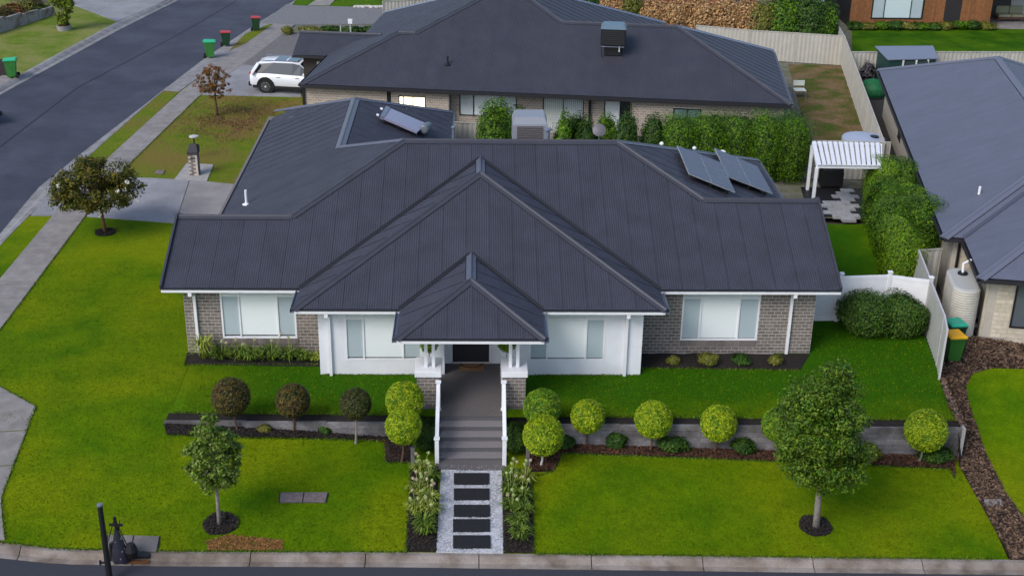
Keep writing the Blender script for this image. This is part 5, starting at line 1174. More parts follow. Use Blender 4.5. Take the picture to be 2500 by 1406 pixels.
for a, b, n1, n2 in ((nq(0, 0, 0), nq(R5, R5, R5), iV, iU), (nq(0, 24.5, 0), nq(R5, 24.5-R5, R5), NV, iU), (nq(R5, R5, R5), nq(R5, 24.5-R5, R5), iU, NU), (nq(a5, -3.65, 0), nq(a5+R5, -3.65+R5, R5), iV, iU), (nq(2*R5, 24.5, 0), nq(R5, 24.5-R5, R5), NV, NU), (nq(a5+R5, -3.65+R5, R5), nq(a5+R5, R5, R5), iU, NU)):
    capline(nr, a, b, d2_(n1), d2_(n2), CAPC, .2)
valley(nr, nq(a5, 0, 0), nq(a5+R5, R5, R5), d2_(NV), d2_(NU), mat('valley_blue', (.07, .08, .11), .5))
for a, b, o in ((nl(0, 0, NZ), nl(0, 24.5, NZ), iU), (nl(0, 0, NZ), nl(a5, 0, NZ), iV), (nl(a5, -3.65, NZ), nl(a5, -.1, NZ), iU), (nl(a5, -3.65, NZ), nl(a5+2*R5, -3.65, NZ), iV)): gutter(nr, a, b, o, GUTD, h=.13, w=.11)
NW = NZ-.13
def nbox(nm, m, *b): return MB().box(*b, NM).build(nm, m, nb)
w1 = nbox('side_wall', mat('cream_wall', (.50, .46, .40), .9, (.44, .4, .34), 4), .45, .45, -.3, .7, 24, NW)
w2 = nbox('wall', MC['cream_stone'], .7, .45, -.6, 1.15, .7, NW); w3 = nbox('wall', MC['cream_wall'], 1.15, -3.15, -.8, 1.4, .7, NW)
w4 = nbox('front_wall', MC['cream_wall'], 1.4, -3.15, -1, 10, -2.9, NW)
p, q = nl(.7, .45), nl(1.15, .45); brick_wall(w2, (p.x, p.y), (q.x, q.y), 0, NW, [], CREAM, L=.3, H=.12, budget=60)
# stone faced pier and dark sheeted front window
p, q = nl(1.42, -3.16), nl(1.98, -3.16); brick_wall(w4, (p.x, p.y), (q.x, q.y), -.3, NW, [], CREAM, L=.36, H=.16, budget=80)
p, q = nl(1.98, -3.16), nl(6.5, -3.16); brick_wall(w4, (p.x, p.y), (q.x, q.y), -.3, .45, [], CREAM, L=.36, H=.16, budget=60)
pw_ = nl(2.0, -3.2); window(nb, (pw_.x, pw_.y), 2.6, .45, 2.2, NA, [1.3], fm=BLF, panes=[mat('slate_blind', (.09, .105, .125), .6)]*2, depth=.04)
for v, l in ((5.2, .9), (8.6, 1.2), (16.5, 1.0)):
    MB().box(.425, v, .9, .448, v+l, 1.95, NM).build('window', DARKW, nb); MB().box(.415, v-.05, .84, .45, v+l+.05, .9, NM).box(.415, v-.05, 1.95, .45, v+l+.05, 2.0, NM).build('window_frame', BLF, nb)
MB().bar(nl(.66, .38, -.1), nl(.66, .38, NW), .08).build('downpipe', BLF, nb); MB().bar(nl(1.1, -3.1, -.1), nl(1.1, -3.1, NW), .08).build('downpipe', CREAM, nb)
q = PL(2390, 474, nl(0, 0, NZ), NV.cross(NU+Vector((0, 0, TP))).normalized()); MB().tube([q-Vector((0, 0, .05)), q+Vector((0, 0, .3))], .05, 8).build('vent_pipe', WHITE, nr)
tag(nbox('concrete_apron', CONCW, .5, -4.2, -.5, 1.9, -3.2, .02), None)
# dark cylinder of the whirly vent near the roof peak
q = nl(R5-.9, 18.4, NZ+TP*(R5-.9)); 

# ------------------------------------------------------------------ SHED, GREEN DOME, SIDE YARD THINGS
c = [G(2168, 146, 1.9), G(2291, 143, 1.9), G(2278, 112, 2.1), G(2136, 113, 2.1)]
sh_ = empty('garden_shed', (c[0].x, c[0].y, 0), 'small dark green shed with pale blue roof against the back fence', 'shed'); q = [p-Vector((c[0].x, c[0].y, 0)) for p in c]
slab('roof', q, .05, mat('shed_roof', (.17, .19, .25), .4), sh_, Vector((0, 0, 1)))
SHG = mat('shed_green', (.012, .045, .04), .6); ins = [sum(q, Vector())/4+(p-sum(q, Vector())/4)*.93 for p in q]
mb = MB()
for k in range(4): a, b = ins[k], ins[(k+1) % 4]; mb.poly([(a.x, a.y, 0), (b.x, b.y, 0), (b.x, b.y, b.z-.06), (a.x, a.y, a.z-.06)])
mb.build('walls', SHG, sh_)
for t in (.3, .58, .83): p = ins[0].lerp(ins[1], t); MB().box(p.x-.05, p.y-.06, 0, p.x+.05, p.y-.012, p.z-.06).build('door_post', CURT, sh_)
for t in (.32, .6): p = ins[0].lerp(ins[1], t); MB().box(p.x+.06, p.y-.03, .2, p.x+.62, p.y-.012, p.z-.15).build('door', mat('shed_door', (.03, .05, .05), .6), sh_)
p = G(2125, 236, 0); gd = empty('green_cover', (p.x+.1, p.y+.1, 0), 'bright green domed cover standing between the long fence and blue grey roof', 'garden cover'); MB().lathe([(.75, 0), (.8, .3), (.74, .62), (.5, .86), (.2, .96), (.03, .98)], 24).build('dome', mat('green_tarp', (.01, .14, .045), .6, (.008, .10, .03), 5), gd, smooth=True); MB().lathe([(.78, 0), (.85, .05), (.8, .09)], 24).build('rim', BLACK, gd)
p = G(2112, 205, 0); shrub('bare_shrub', p.x, p.y, 1.0, 1.0, 1.4, leafmat('grey_twig_leaf', (.10, .09, .10), (.06, .055, .06)), 'grey twiggy shrub behind the long cream fence', n=500, leaf=.06, seed=141, amp=.4)
p = G(1950, 238, 0); gc = empty('garden_chair', (p.x, p.y, 0), 'small pale frame chair on the dry back yard grass', 'chair')
for x in (-.3, .3):
    for y in (-.3, .3): MB().bar((x, y, 0), (x, y, .45 if y < 0 else .9), .035).build('leg', GUTG, gc)
MB().box(-.32, -.32, .43, .32, .32, .46).build('seat', CURT, gc); MB().box(-.32, .28, .6, .32, .31, .9).build('backrest', CURT, gc)
a, b = G(1346, 291, 1.9), G(1418, 299, 1.9); cl_ = empty('clothesline', (a.x, a.y-.6, 0), 'pale folding clothes airer bar above the screening bushes', 'clothesline')
for y in (0, .5, 1.0): MB().bar((0, y, 1.9), (b.x-a.x, y-.12, 1.86), .06).build('rail', FENCEG, cl_)
for x in (0.05, b.x-a.x-.05): MB().bar((x, .0, 0), (x, 0, 1.9), .05).build('post', FENCEG, cl_); MB().bar((x, 0, 1.88), (x, 1.0, 1.88), .04).build('side_arm', FENCEG, cl_)

# ------------------------------------------------------------------ TOP EDGE HOUSES
BY = G(2070, 66, 0).y; bx0, bx1 = G(2072, 66, 0).x, G(2412, 68, 0).x
bh = empty('house', (0, 0, 0), 'brown timber clad house with dark framed window at the top right', 'house')
core = MB().box(bx0, BY+.06, -.1, bx1, BY+8, 3.0).build('wall', BLACK, bh)
wx0, wx1 = Wp(2126, 44, BY).x, Wp(2250, 44, BY).x; wz = Wp(2190, 46, BY).z; kx0, kx1 = Wp(2303, 60, BY).x, Wp(2343, 60, BY).x
x = bx0
while x < bx1-.02:
    e = min(x+.145, bx1)
    if not (x > kx0-.1 and e < kx1+.1):
        for za, zb in (((0, wz-.05), (2.45, 3.0)) if (e > wx0+.02 and x < wx1-.02) else ((0, 3.0),)): MB().box(x+.004, BY+.02, za, e-.004, BY+.06, zb).build('cladding_board', CLAD, bh)
    else: MB().box(x+.002, BY+.05, 0, e-.002, BY+.064, 3.0).build('dark_board', mat('dark_board', (.025, .023, .025), .7), bh)
    x += .145
window(bh, (wx0, BY-.03), wx1-wx0, wz, 2.4, 0, [(wx1-wx0)*.24, (wx1-wx0)*.76], fm=mat('teal_black_frame', (.01, .025, .024), .5), panes=[SCREEN, mat('bright_blind', (.62, .72, .74), .7), SCREEN], depth=.06)
MB().box(bx0-.5, BY-.5, 3.0, bx1+6, BY+9, 3.15).build('roof', ROOFB, bh)
MB().box(bx1, BY+2.5, -.1, bx1+8, BY+2.7, 3.0).build('wall', mat('patio_wall', (.35, .37, .37), .8), bh); MB().box(bx1+.5, BY+2.46, .1, bx1+2.3, BY+2.495, 2.2).build('door', DARKW, bh)
struct(drape('patio', [(bx1-.1, BY-.3), (bx1+8, BY-.5), (bx1+8, BY+2.5), (bx1-.1, BY+2.5)], CONCW, .06, 2), 'grey patio slab beside the brown timber house')
p = G(2470, 58, 0); so = empty('outdoor_sofa', (p.x, p.y+.6, .06), 'outdoor bench sofa with olive cushions and wooden frame', 'sofa')
MB().box(-1.0, -.4, .2, 1.0, .4, .32).build('frame', mat('dark_timber', (.10, .04, .02), .7), so); 
for x in (-.98, .9):
    MB().box(x, -.4, 0, x+.08, -.32, .5).build('leg', MC['dark_timber'], so); MB().box(x, .32, 0, x+.08, .4, .8).build('leg', MC['dark_timber'], so)
OLV = mat('olive_cushion', (.24, .25, .17), .9)
for x in (-.95, .02): MB().box(x, -.38, .325, x+.93, .3, .5).build('seat_cushion', OLV, so, bevel=.03); MB().box(x, .2, .5, x+.93, .36, 1.0).build('back_cushion', OLV, so, bevel=.03)
for k in range(11):
    p = G(2085+k*32, 72, 0); shrub('border_shrub', p.x, p.y-.1, random.uniform(1.0, 1.5), 1.1, random.uniform(.4, .65), [HEDGED, GOLDH, HEDGE][k % 3], ['low border shrub under the brown wall, '+q for q in ('leftmost', 'second from left', 'third from left', 'below the window left pane', 'below the window right pane', 'right of the window', 'left of the dark panel', 'below the dark panel', 'right of the dark panel', 'second right of the dark panel', 'nearest the patio')][k], group='border shrubs under the brown wall', n=900, leaf=.07, seed=150+k, amp=.35, twig=False)
rb_ = empty('house', (0, 0, 0), 'red brick house showing in slivers along the top edge', 'house')
ry = 92.5; core = MB().box(-1.5, ry+.05, -.1, 17.5, ry+8, 2.8).build('wall', TERRA, rb_); x = -1.5
brick_wall(core, (-1.5, ry+.05), (17.5, ry+.05), 1.2, 2.8, [], TERRA, budget=300, L=.4, H=.16)
MB().box(-2, ry-.5, 2.8, 18, ry+9, 2.95).build('roof', ROOFB, rb_)
for x in (4.5, 9.5, 13): MB().box(x, ry-.01, .9, x+1.8, ry+.03, 2.2).build('window', DARKW, rb_)
p = G(1041, 20, 0); tag(MB().box(-.35, -.2, -.1, .35, .2, 1.5).build('brick_pillar', TERRA, None, (p.x, p.y, 0)), 'red brick pillar at the top edge beyond the dark roof', 'pillar')
# dry orange hedge and its green neighbours behind the back fence
fa, fb_ = V2(G(1700, 63, 1.8)), V2(G(1830, 75, 1.8))
k = 0
for (u, top, Y, w, m, l_) in ((1437, -12, 84.2, 80, HEDGED, 'dark green bush left of the dry orange hedge'), (1500, -10, 83.8, 62, DRYH, 'first dry orange bush, right of the green one'), (1548, -6, 83.3, 55, GOLDH, 'narrow olive bush within the dry orange hedge'), (1600, -4, 82.8, 72, DRYH, 'dry orange bush left of the hedge middle'), (1660, -2, 82.3, 72, DRYH, 'dry orange bush above the black roof cooler side'), (1720, 0, 82.0, 72, DRYH, 'dry orange bush in the middle of the hedge'), (1780, 0, 81.6, 72, DRYH, 'dry orange bush before the last'), (1830, 4, 81.4, 62, DRYH, 'last dry orange bush beside the olive one'), (1865, 6, 81.0, 70, GOLDH, 'olive green bush between the orange hedge and tree'), (1925, -14, 80.6, 88, HEDGE, 'big green bush hanging over the back fence'), (1985, -10, 80.4, 88, HEDGED, 'dark green bush beside the fence corner'), (2020, 10, 80.6, 50, HEDGE, 'small green bush at the fence corner')):
    c = Wp(u, top, Y); s = (Wp(u+w/2, top, Y)-Wp(u-w/2, top, Y)).length
    shrub('hedge_bush', c.x, Y, s*1.15, 2.0, c.z, m, l_, group='bushes behind the back fence', n=4200, leaf=.085, seed=170+k, boxy=3, amp=.2); k += 1
# planting strip at the front of the rear house
for k, (u, v, w, h) in enumerate(((703, 85, 28, .55), (760, 80, 60, .4), (810, 79, 60, .42), (860, 80, 60, .4), (905, 80, 50, .4))):
    p = G(u, v, 0); s = w*(p-CO).length/F_PX; shrub('verge_shrub', p.x, p.y, s, .8, h, GOLDH if k < 2 else HEDGED, 'low verge shrub in the gravel bed, '+['tufty one by the footpath', 'second from the footpath', 'third from the footpath', 'at the white signpost', 'nearest the dark roof'][k], group='verge shrubs in the gravel bed', n=900, leaf=.06, seed=190+k, amp=.35, twig=False)
p = G(856, 84, 0); sg = empty('meter_post', (p.x, p.y, 0), 'small white post with a box in the verge bed', 'post'); MB().box(-.05, -.05, 0, .05, .05, .8).build('post', FENCEG, sg); MB().box(-.14, -.1, .7, .14, .1, .98).build('box', WHITE, sg)
p = G(832, 84, 0); tag(MB().box(-.04, -.04, 0, .04, .04, .6).build('stake', FENCEG, None, (p.x, p.y, 0)), 'short pale stake left of the white verge post', 'stake')
steel_fence([V2(G(936, 62, 0)), V2(G(1160, 50, 0))], 1.6, FENCE, 'cream fence piece left of the rear roof peak', zoff=0)
ed = struct(empty('stone_edging'), 'row of white stones edging the top lawn')
for k in range(24):
    p = G(868+k*6.6, 21+random.uniform(-.7, .7), 0); mb = MB(); mb.lathe([(.16, 0), (.2, .08), (.12, .17), (.02, .2)], 7, (0, 0, .03), random.uniform(.8, 1.5), 1); mb.build('stone', mat('edging_stone', (.5, .48, .46), .9, (.4, .38, .36), 3), ed, (p.x, p.y, 0), random.uniform(0, 3))
# garden wall across the street
a, b = V2(G(-25, 90, 0)), V2(G(135, 36, 0)); d = (b-a).normalized(); gw = empty('garden_wall', (0, 0, 0), 'stained pale garden wall across the street at the top left', 'wall')
STN = mat('stained_render', (.30, .28, .28), .9, (.15, .12, .10), 1.8, bump=.2, thr=(.45, .6)); ang = math.atan2(d.y, d.x); L = (b-a).length; n = 4
for i in range(n): MB().box(L*i/n+.015, 0, -.1, L*(i+1)/n-.015, .25, .95-.12*i).build('wall_panel', STN, gw, (a.x, a.y, 0), ang)
for k in range(6):
    p = a+d*(L*(k+.4)/6.2); nn = Vector((-d.y, d.x)); q = p+nn*1.0; shrub('wall_shrub', q.x, q.y, 1.7, 1.2, 1.3, [RUST, GOLDH, PURP][k % 3], 'shrub above the stained wall, '+['at the left frame edge', 'second from left', 'third from left', 'fourth from left', 'fifth from left', 'rightmost by the lime tree'][k], group='shrubs above the stained wall', n=1300, leaf=.08, seed=210+k, amp=.3, twig=False)
struct(drape('raised_bed', [a+Vector((-d.y, d.x))*.3, b+Vector((-d.y, d.x))*.3, b+Vector((-d.y, d.x))*5, a+Vector((-d.y, d.x))*5], LAWNF, .7, 1.5, skirt=.9), 'raised yellowish lawn above the stained wall')

# ------------------------------------------------------------------ BINS
BG = mat('bright_green_bin', (.035, .20, .035), .5, (.03, .16, .03), 3); BD = mat('dark_green_bin', (.008, .045, .016), .5); RUB = mat('black_rubber', (.01, .01, .01), .8)
def bin_(base, rz, body, lid, label, s=1.0, z=None, xy=None):
    p = G(*base) if xy is None else Vector((*xy, 0)); z = zt(p.x, p.y)+.04 if z is None else z
    r = empty('wheelie_bin', (p.x, p.y, z), label, 'bin', 'wheelie bins' , rz); r.scale = (s, s, s); mb = MB()
    lv = [(.22, .22, .06), (.235, .245, .3), (.27, .30, .86), (.285, .33, .87), (.285, .33, .93)]
    for a, b, z_ in lv: mb.v += [(-a, -b, z_), (a, -b, z_), (a, b, z_), (-a, b, z_)]
    for k in range(4):
        for j in range(4): q = k*4+j; t = k*4+(j+1) % 4; mb.f.append((q, t, t+4, q+4))
    mb.f += [(3, 2, 1, 0), (16, 17, 18, 19)]; mb.build('body', body, r, bevel=.012)
    mb = MB(); mb.v += [(-.30, -.36, .935), (.30, -.36, .935), (.30, .34, .935), (-.30, .34, .935), (-.25, -.30, 1.0), (.25, -.30, 1.0), (.25, .30, 1.03), (-.25, .30, 1.03), (-.30, -.36, .96), (.30, -.36, .96), (.30, .34, .98), (-.30, .34, .98)]
    mb.f += [(3, 2, 1, 0), (0, 1, 9, 8), (1, 2, 10, 9), (2, 3, 11, 10), (3, 0, 8, 11), (8, 9, 5, 4), (9, 10, 6, 5), (10, 11, 7, 6), (11, 8, 4, 7), (4, 5, 6, 7)]; mb.build('lid', lid, r, bevel=.01)
    for x in (-.27, .27): MB().tube([(x-.03, .30, .1), (x+.03, .30, .1)], .1, 14).build('wheel', RUB, r)
    MB().tube([(-.22, .40, .95), (.22, .40, .95)], .018, 6).build('handle', body, r)
MINT = mat('mint_lid', (.02, .42, .20), .5); REDL = mat('red_lid', (.42, .035, .045), .5); YEL = mat('yellow_lid', (.72, .36, .004), .5); TEAL = mat('teal_lid', (.02, .33, .21), .5)
bin_((30, 190), math.radians(-78), BG, MINT, 'bright green bin with mint lid alone across the street', 1.06)
bin_((514, 142), math.radians(100), BG, MINT, 'bright green bin with mint lid beside two dark red lidded bins', 1.04)
bin_((553, 114), math.radians(100), BD, REDL, 'nearer dark green bin with red lid at the kerb', .92)
bin_((626, 76), math.radians(96), BD, REDL, 'farthest dark green bin with red lid at the kerb', .9)
p = G(2330, 889, -.06); bin_(None, math.radians(186), mat('recycling_green', (.03, .13, .02), .5), YEL, 'green bin with yellow lid at the end of the side fence', 1.0, -.06, (p.x-.02, p.y+.3))
bin_(None, math.radians(186), BD, TEAL, 'bin with teal lid behind the yellow lidded one', 1.0, -.03, (p.x+.30, p.y+1.15))

# ------------------------------------------------------------------ CARS
def tire(par, x, y, r=.36, side=1, w=.23):
    wn_ = MB(); wn_.lathe([(r*.62, -w/2), (r*.94, -w/2), (r, -w/2+.03), (r, w/2-.03), (r*.94, w/2), (r*.62, w/2)], 28); o = wn_.build('wheel', RUB, par); o.rotation_euler = (math.pi/2, 0, 0); o.location = (x, y, r)
    rm = MB(); s = -side; zf = s*(-w/2+.035)*-1
    zf = w/2+.004 if side < 0 else -(w/2+.004)
    rm.lathe([(r*.64, min(zf, zf-.02*side)), (r*.64, max(zf, zf-.02*side)+.001)], 24); h = rm.build('rim', mat('rim_shadow', (.05, .05, .055), .5), o)
    for k in range(10):
        a = 2*math.pi*k/10; MB().bar((math.cos(a)*.05, math.sin(a)*.05, zf*1.08), (math.cos(a)*r*.66, math.sin(a)*r*.66, zf*1.04), .075, .015).build('spoke', mat('alloy', (.6, .6, .62), .4), o)
    MB().lathe([(.055, zf*1.05-.02), (.055, zf*1.05+.04)], 12).build('hub', MC['alloy'], o)
def suv(loc, rz, paint, label, glass, s=1.0, trim=BLACK, bull=False):
    r = empty('parked_car', loc, label, 'car', None, rz); r.scale = (s, s, s)
    # stations along x (rear -2.3 .. front 2.35): x, z bottom, z belt, half width low, half width belt
    st_ = [(-2.34, .50, .88, .70, .72), (-2.28, .36, 1.0, .84, .83), (-2.05, .30, 1.08, .92, .90), (-1.2, .28, 1.09, .945, .925), (0, .26, 1.06, .945, .925), (1.0, .26, 1.03, .945, .92), (1.6, .28, .99, .93, .88), (2.05, .32, .90, .88, .80), (2.28, .38, .78, .76, .68), (2.34, .46, .68, .66, .6)]
    mb = MB()
    for x, zb, zt_, wl_, wb in st_:
        zm = lerp(zb, zt_, .55)
        mb.v += [(x, -wl_*.9, zb), (x, -wl_, zb+.1), (x, -wl_*1.01, zm), (x, -wb, zt_-.05), (x, -wb*.9, zt_), (x, wb*.9, zt_), (x, wb, zt_-.05), (x, wl_*1.01, zm), (x, wl_, zb+.1), (x, wl_*.9, zb)]
    n = 10
    for k in range(len(st_)-1):
        for j in range(n): a = k*n+j; b = k*n+(j+1) % n; mb.f.append((a, b, b+n, a+n))
    mb.f.append(tuple(range(n))[::-1]); mb.f.append(tuple((len(st_)-1)*n+j for j in range(n)))
    mb.build('body', paint, r, smooth=True)
    # glasshouse and roof
    gs = [(-2.14, 1.04, .80), (-1.9, 1.38, .70), (-1.75, 1.56, .66), (-.9, 1.66, .66), (.1, 1.66, .66), (.55, 1.58, .65), (1.35, 1.02, .78)]
    mb = MB()
    for x, z, w_ in gs: mb.v += [(x, -.88 if z > 1.1 else -w_, 1.03), (x, -w_, z), (x, w_, z), (x, .88 if z > 1.1 else w_, 1.03)]
    for k in range(len(gs)-1):
        for j in range(3): a = k*4+j; mb.f.append((a, a+1, a+5, a+4))
    mb.build('windows', glass, r)
    rf = MB(); rs = [(-2.02, 1.42, .68), (-1.78, 1.585, .67), (-.9, 1.685, .665), (.1, 1.685, .66), (.52, 1.605, .65)]
    for x, z, w_ in rs: rf.v += [(x, -w_-.02, z-.05), (x, -w_+.03, z+.01), (x, 0, z+.03), (x, w_-.03, z+.01), (x, w_+.02, z-.05)]
    for k in range(len(rs)-1):
        for j in range(4): a = k*5+j; rf.f.append((a, a+1, a+6, a+5))
    rf.build('roof', paint, r, smooth=True)
    MB().box(-.95, -.45, 1.70, -.35, .45, 1.718).box(-.25, -.45, 1.70, .35, .45, 1.716).build('sunroof', mat('sunroof_glass', (.10, .15, .18), .15), r)
    for sgn in (-1, 1):
        pil = MB()
        for (xa, za, xb_, zb_) in ((-2.2, 1.0, -1.82, 1.56), (1.3, 1.02, .5, 1.6)):
            pil.bar((xa, sgn*.872, za), (xb_, sgn*.675, zb_), .52 if xa == -2.2 else .05, .03)
        pil.build('pillar', paint if True else trim, r)
        MB().bar((-1.75, sgn*.60, 1.71), (.3, sgn*.60, 1.73), .04, .04).build('roof_rail', GUTG, r)
        MB().box(-2.1, sgn*.90-.07, .27, 2.1, sgn*.90+.07, .42).build('sill_trim', trim, r)
        for x in (-1.38, 1.42):
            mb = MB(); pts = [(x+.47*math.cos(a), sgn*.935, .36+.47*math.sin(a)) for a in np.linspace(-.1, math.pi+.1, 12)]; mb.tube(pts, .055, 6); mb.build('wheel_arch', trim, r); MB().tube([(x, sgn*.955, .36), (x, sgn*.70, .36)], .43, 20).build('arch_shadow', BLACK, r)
            tire(r, x, sgn*.86, .37, -sgn if False else sgn)
        MB().box(.75, sgn*.93-.0+(0 if sgn > 0 else -.2), 1.05, .93, sgn*.93+(.2 if sgn > 0 else 0), 1.2).build('mirror', paint, r, bevel=.02)
        MB().box(-2.33, sgn*.66-.14, .78, -2.2, sgn*.66+.14, 1.08).build('tail_light', mat('red_lens', (.45, .01, .01), .2), r, bevel=.02)
        MB().box(2.12, sgn*.62-.16, .62, 2.28, sgn*.62+.16, .80).build('headlight', mat('clear_lens', (.6, .6, .62), .1), r, bevel=.02)
        for x in (-.75, .3): MB().box(x, sgn*.945-.012, .88, x+.2, sgn*.945+.012, .91).build('door_handle', GUTG, r)
    MB().box(-2.40, -.82, .32, -2.22, .82, .55).build('rear_bumper', trim, r, bevel=.03); MB().box(2.15, -.8, .33, 2.38, .8, .5).build('front_bumper', trim, r, bevel=.03)
    MB().box(-2.38, -.26, .72, -2.345, .26, .84).build('number_plate', WHITE, r)
    if bull:
        for y in (-.55, .55): MB().tube([(2.45, y, .4), (2.5, y, .95), (2.42, y*.8, 1.12)], .035, 8).build('bull_bar', trim, r)
        MB().tube([(2.42, -.5, 1.12), (2.42, .5, 1.12)], .035, 8).build('bull_bar', trim, r); MB().box(2.36, -.95, .45, 2.6, .95, .68).build('winch_bumper', trim, r, bevel=.03)
    return r
WP = mat('white_car_paint', (.72, .75, .80), .25, spec=.6); DG = mat('car_glass', (.04, .05, .06), .08, spec=.8)
wp = G(650, 229, 0); h_ = RA+math.radians(-2)
fwd = Vector((math.cos(h_), math.sin(h_))); lft = Vector((-fwd.y, fwd.x)); cc_ = Vector((wp.x, wp.y))+fwd*1.38*1.02+lft*.97
suv((cc_.x, cc_.y, .03), h_, WP, 'white seven seat wagon parked nose in beside the rear house', DG, 1.02)
suv((-26.95, 63.5, -.12), math.radians(38), BLACK, 'black off road car with bull bar entering at the left edge', DG, 1.05, bull=True)

# ------------------------------------------------------------------ LETTERBOX, LIDS, POLES
lp = PX([(425, 440), (456, 400), (521, 403), (505, 444)], 0); struct(drape('letterbox_pad', lp, mat('pale_pad', (.36, .35, .34), .9, (.28, .27, .26), 3), .03, .5), 'pale concrete pad under the brick letterbox')
p = G(474, 431, 0); lb = empty('letterbox', (p.x, p.y+.25, .03), 'grey brick letterbox pillar with sloping dark top on a pale pad', 'letterbox')
core = MB().box(-.2, -.23, 0, .2, .23, 1.0).build('pillar', MORT, lb); bb = MB().box(.003, -.012, .004, .197, .05, .084).mesh('brick')
for row in range(11):
    for sx_ in range(-1, 2):
        x0 = -.2+sx_*.2+(.1 if row % 2 else .0)
        if row % 2 == 0 and sx_ > 0: continue
        if x0 < -.205 or x0 > .05: continue
        link('brick', bb, BRICK, core, (x0, -.23, .01+row*.09))
    for sy in range(2):
        o = link('brick', bb, BRICK, core, (.2, -.23+sy*.2+(.05 if row % 2 else 0), .01+row*.09), math.pi/2); 
mb = MB(); mb.v += [(-.24, -.27, 1.0), (.24, -.27, 1.0), (.24, .27, 1.0), (-.24, .27, 1.0), (-.24, -.27, 1.12), (.24, -.27, 1.12), (.14, .1, 1.42), (-.14, .1, 1.42), (-.24, .27, 1.3), (.24, .27, 1.3)]
mb.f += [(0, 1, 2, 3)[::-1], (0, 1, 5, 4), (4, 5, 6, 7), (7, 6, 9, 8), (2, 3, 8, 9), (1, 2, 9, 6, 5), (3, 0, 4, 7, 8)]; mb.build('cap', mat('dark_cap', (.04, .038, .042), .7), lb); MB().box(-.12, -.262, .8, .12, -.258, .84).build('slot', BLACK, lb)
p = G(468, 400, 0); gl = empty('garden_light', (p.x, p.y+.9, 0), 'slim garden light with a pale disc top behind the letterbox', 'garden light'); MB().tube([(0, 0, 0), (0, 0, 1.02)], .035, 8).build('post', BLACK, gl); MB().lathe([(.06, 1.0), (.22, 1.03), (.22, 1.07), (.05, 1.1)], 20).build('shade', mat('pale_disc', (.45, .46, .46), .5), gl)
def lid(q, m, label, parts=1, off=.035, name='pit_cover', z=None):
    P = [G(*p, z) for p in q]; r = tag(MB().poly([(p.x, p.y, zt(p.x, p.y)+off-.012) for p in P]).build(name, BLACK), label, 'pit cover'); c = sum(P, Vector())/4
    for k in range(parts):
        t0, t1 = k/parts+.012, (k+1)/parts-.012; a, b, cc2, d = P[0].lerp(P[1], t0), P[0].lerp(P[1], t1), P[3].lerp(P[2], t1), P[3].lerp(P[2], t0); mb = MB(); T = [(p.x+(c.x-p.x)*.03, p.y+(c.y-p.y)*.05, zt(p.x, p.y)+off+.006) for p in (a, b, cc2, d)]
        mb.poly(T)
        for i in range(4): e, f_ = T[i], T[(i+1) % 4]; mb.poly([e, (e[0], e[1], e[2]-.06), (f_[0], f_[1], f_[2]-.06), f_])
        mb.build('lid', m, r)
    return r
PIT = mat('pit_lid_concrete', (.20, .155, .145), .9, (.13, .105, .105), 8)
lid([(680, 1228), (797, 1228), (803, 1203), (682, 1204)], PIT, 'double concrete pit cover in the left front lawn', 2)
lid([(376, 425), (399, 427), (403, 417), (383, 416)], PIT, 'small square pit cover in the lawn by the letterbox', 1, .03, z=0)
lid([(2404, 1237), (2449, 1237), (2444, 1222), (2400, 1222)], KERBG, 'small concrete cover in the right mulch strip', 1, .06)
lid([(256, 1346), (385, 1349), (392, 1310), (262, 1306)], mat('side_pit_concrete', (.19, .17, .16), .9, (.15, .135, .125), 4), 'large concrete stormwater pit lid behind the front kerb', 2, .03)
a, b = G(318, 1372, -.9), G(366, 1374, -.9); ki = empty('kerb_inlet', (a.x, a.y, 0), 'rusty dark stormwater slot in the front kerb', 'drain'); z = zt(a.x, a.y)
MB().box(0, -.05, z-.06, b.x-a.x, .1, z+.035).build('slot', BLACK, ki); MB().box(-.1, -.2, z-.10, b.x-a.x+.02, -.052, z-.085).build('rust_plate', mat('rust_stain', (.16, .06, .015), .8, (.09, .04, .02), 8), ki)
# tall dark street post and the wrapped signpost beside it
bp = G(269, 1420, -.86); top = Wp(247, 1232, bp.y)
sp_ = empty('street_post', (bp.x, bp.y, -1.0), 'tall black street post at the lower left corner', 'post'); MB().tube([(0, 0, 0), (0, 0, top.z+1.0)], [.085, .065], 10).build('pole', BLACK, sp_); MB().lathe([(.075, top.z+.98), (.075, top.z+1.02), (.02, top.z+1.03)], 10).build('cap', GUTG, sp_)
MB().box(-.18, -.02, .72, -.05, .02, .76).box(-.2, -.03, .68, -.16, .03, .8).build('bracket', BLACK, sp_)
q = G(298, 1366, -.78); tq = Wp(289, 1262, q.y); H = tq.z-q.z
ws = empty('wrapped_signpost', (q.x, q.y, q.z), 'short black signpost with crossbar, foot wrapped in shiny black plastic', 'signpost')
MB().tube([(0, 0, 0), (-.06, .02, H)], [.07, .04], 8).build('pole', BLACK, ws); MB().bar((-.21, 0, H*.83), (.13, 0, H*.82), .05).build('crossbar', BLACK, ws)
for a, b in (((-.06, 0, H*.97), (-.34, .02, H*.35)), ((-.04, 0, H*.9), (.2, .0, H*.3)), ((.08, 0, H*.95), (.02, 0, H*.7))): MB().bar(a, b, .022).build('stay', BLACK, ws)
WRAP = mat('shiny_black_plastic', (.02, .022, .035), .25, (.5, .5, .55), 5, spec=.8, thr=(.60, .64))
mb = MB(); n = 18; lv = [(0, .24), (.12, .25), (.35, .19), (.6, .13), (.85, .075), (1.0, .04)]
for z, r_ in lv:
    for j in range(n): a = 2*math.pi*j/n; rr2 = r_*(1+.16*math.sin(a*5+z*6)+.08*math.sin(a*9)); mb.v.append((rr2*math.cos(a)+.0-.05*z, rr2*math.sin(a)*.8, z*H*.72))
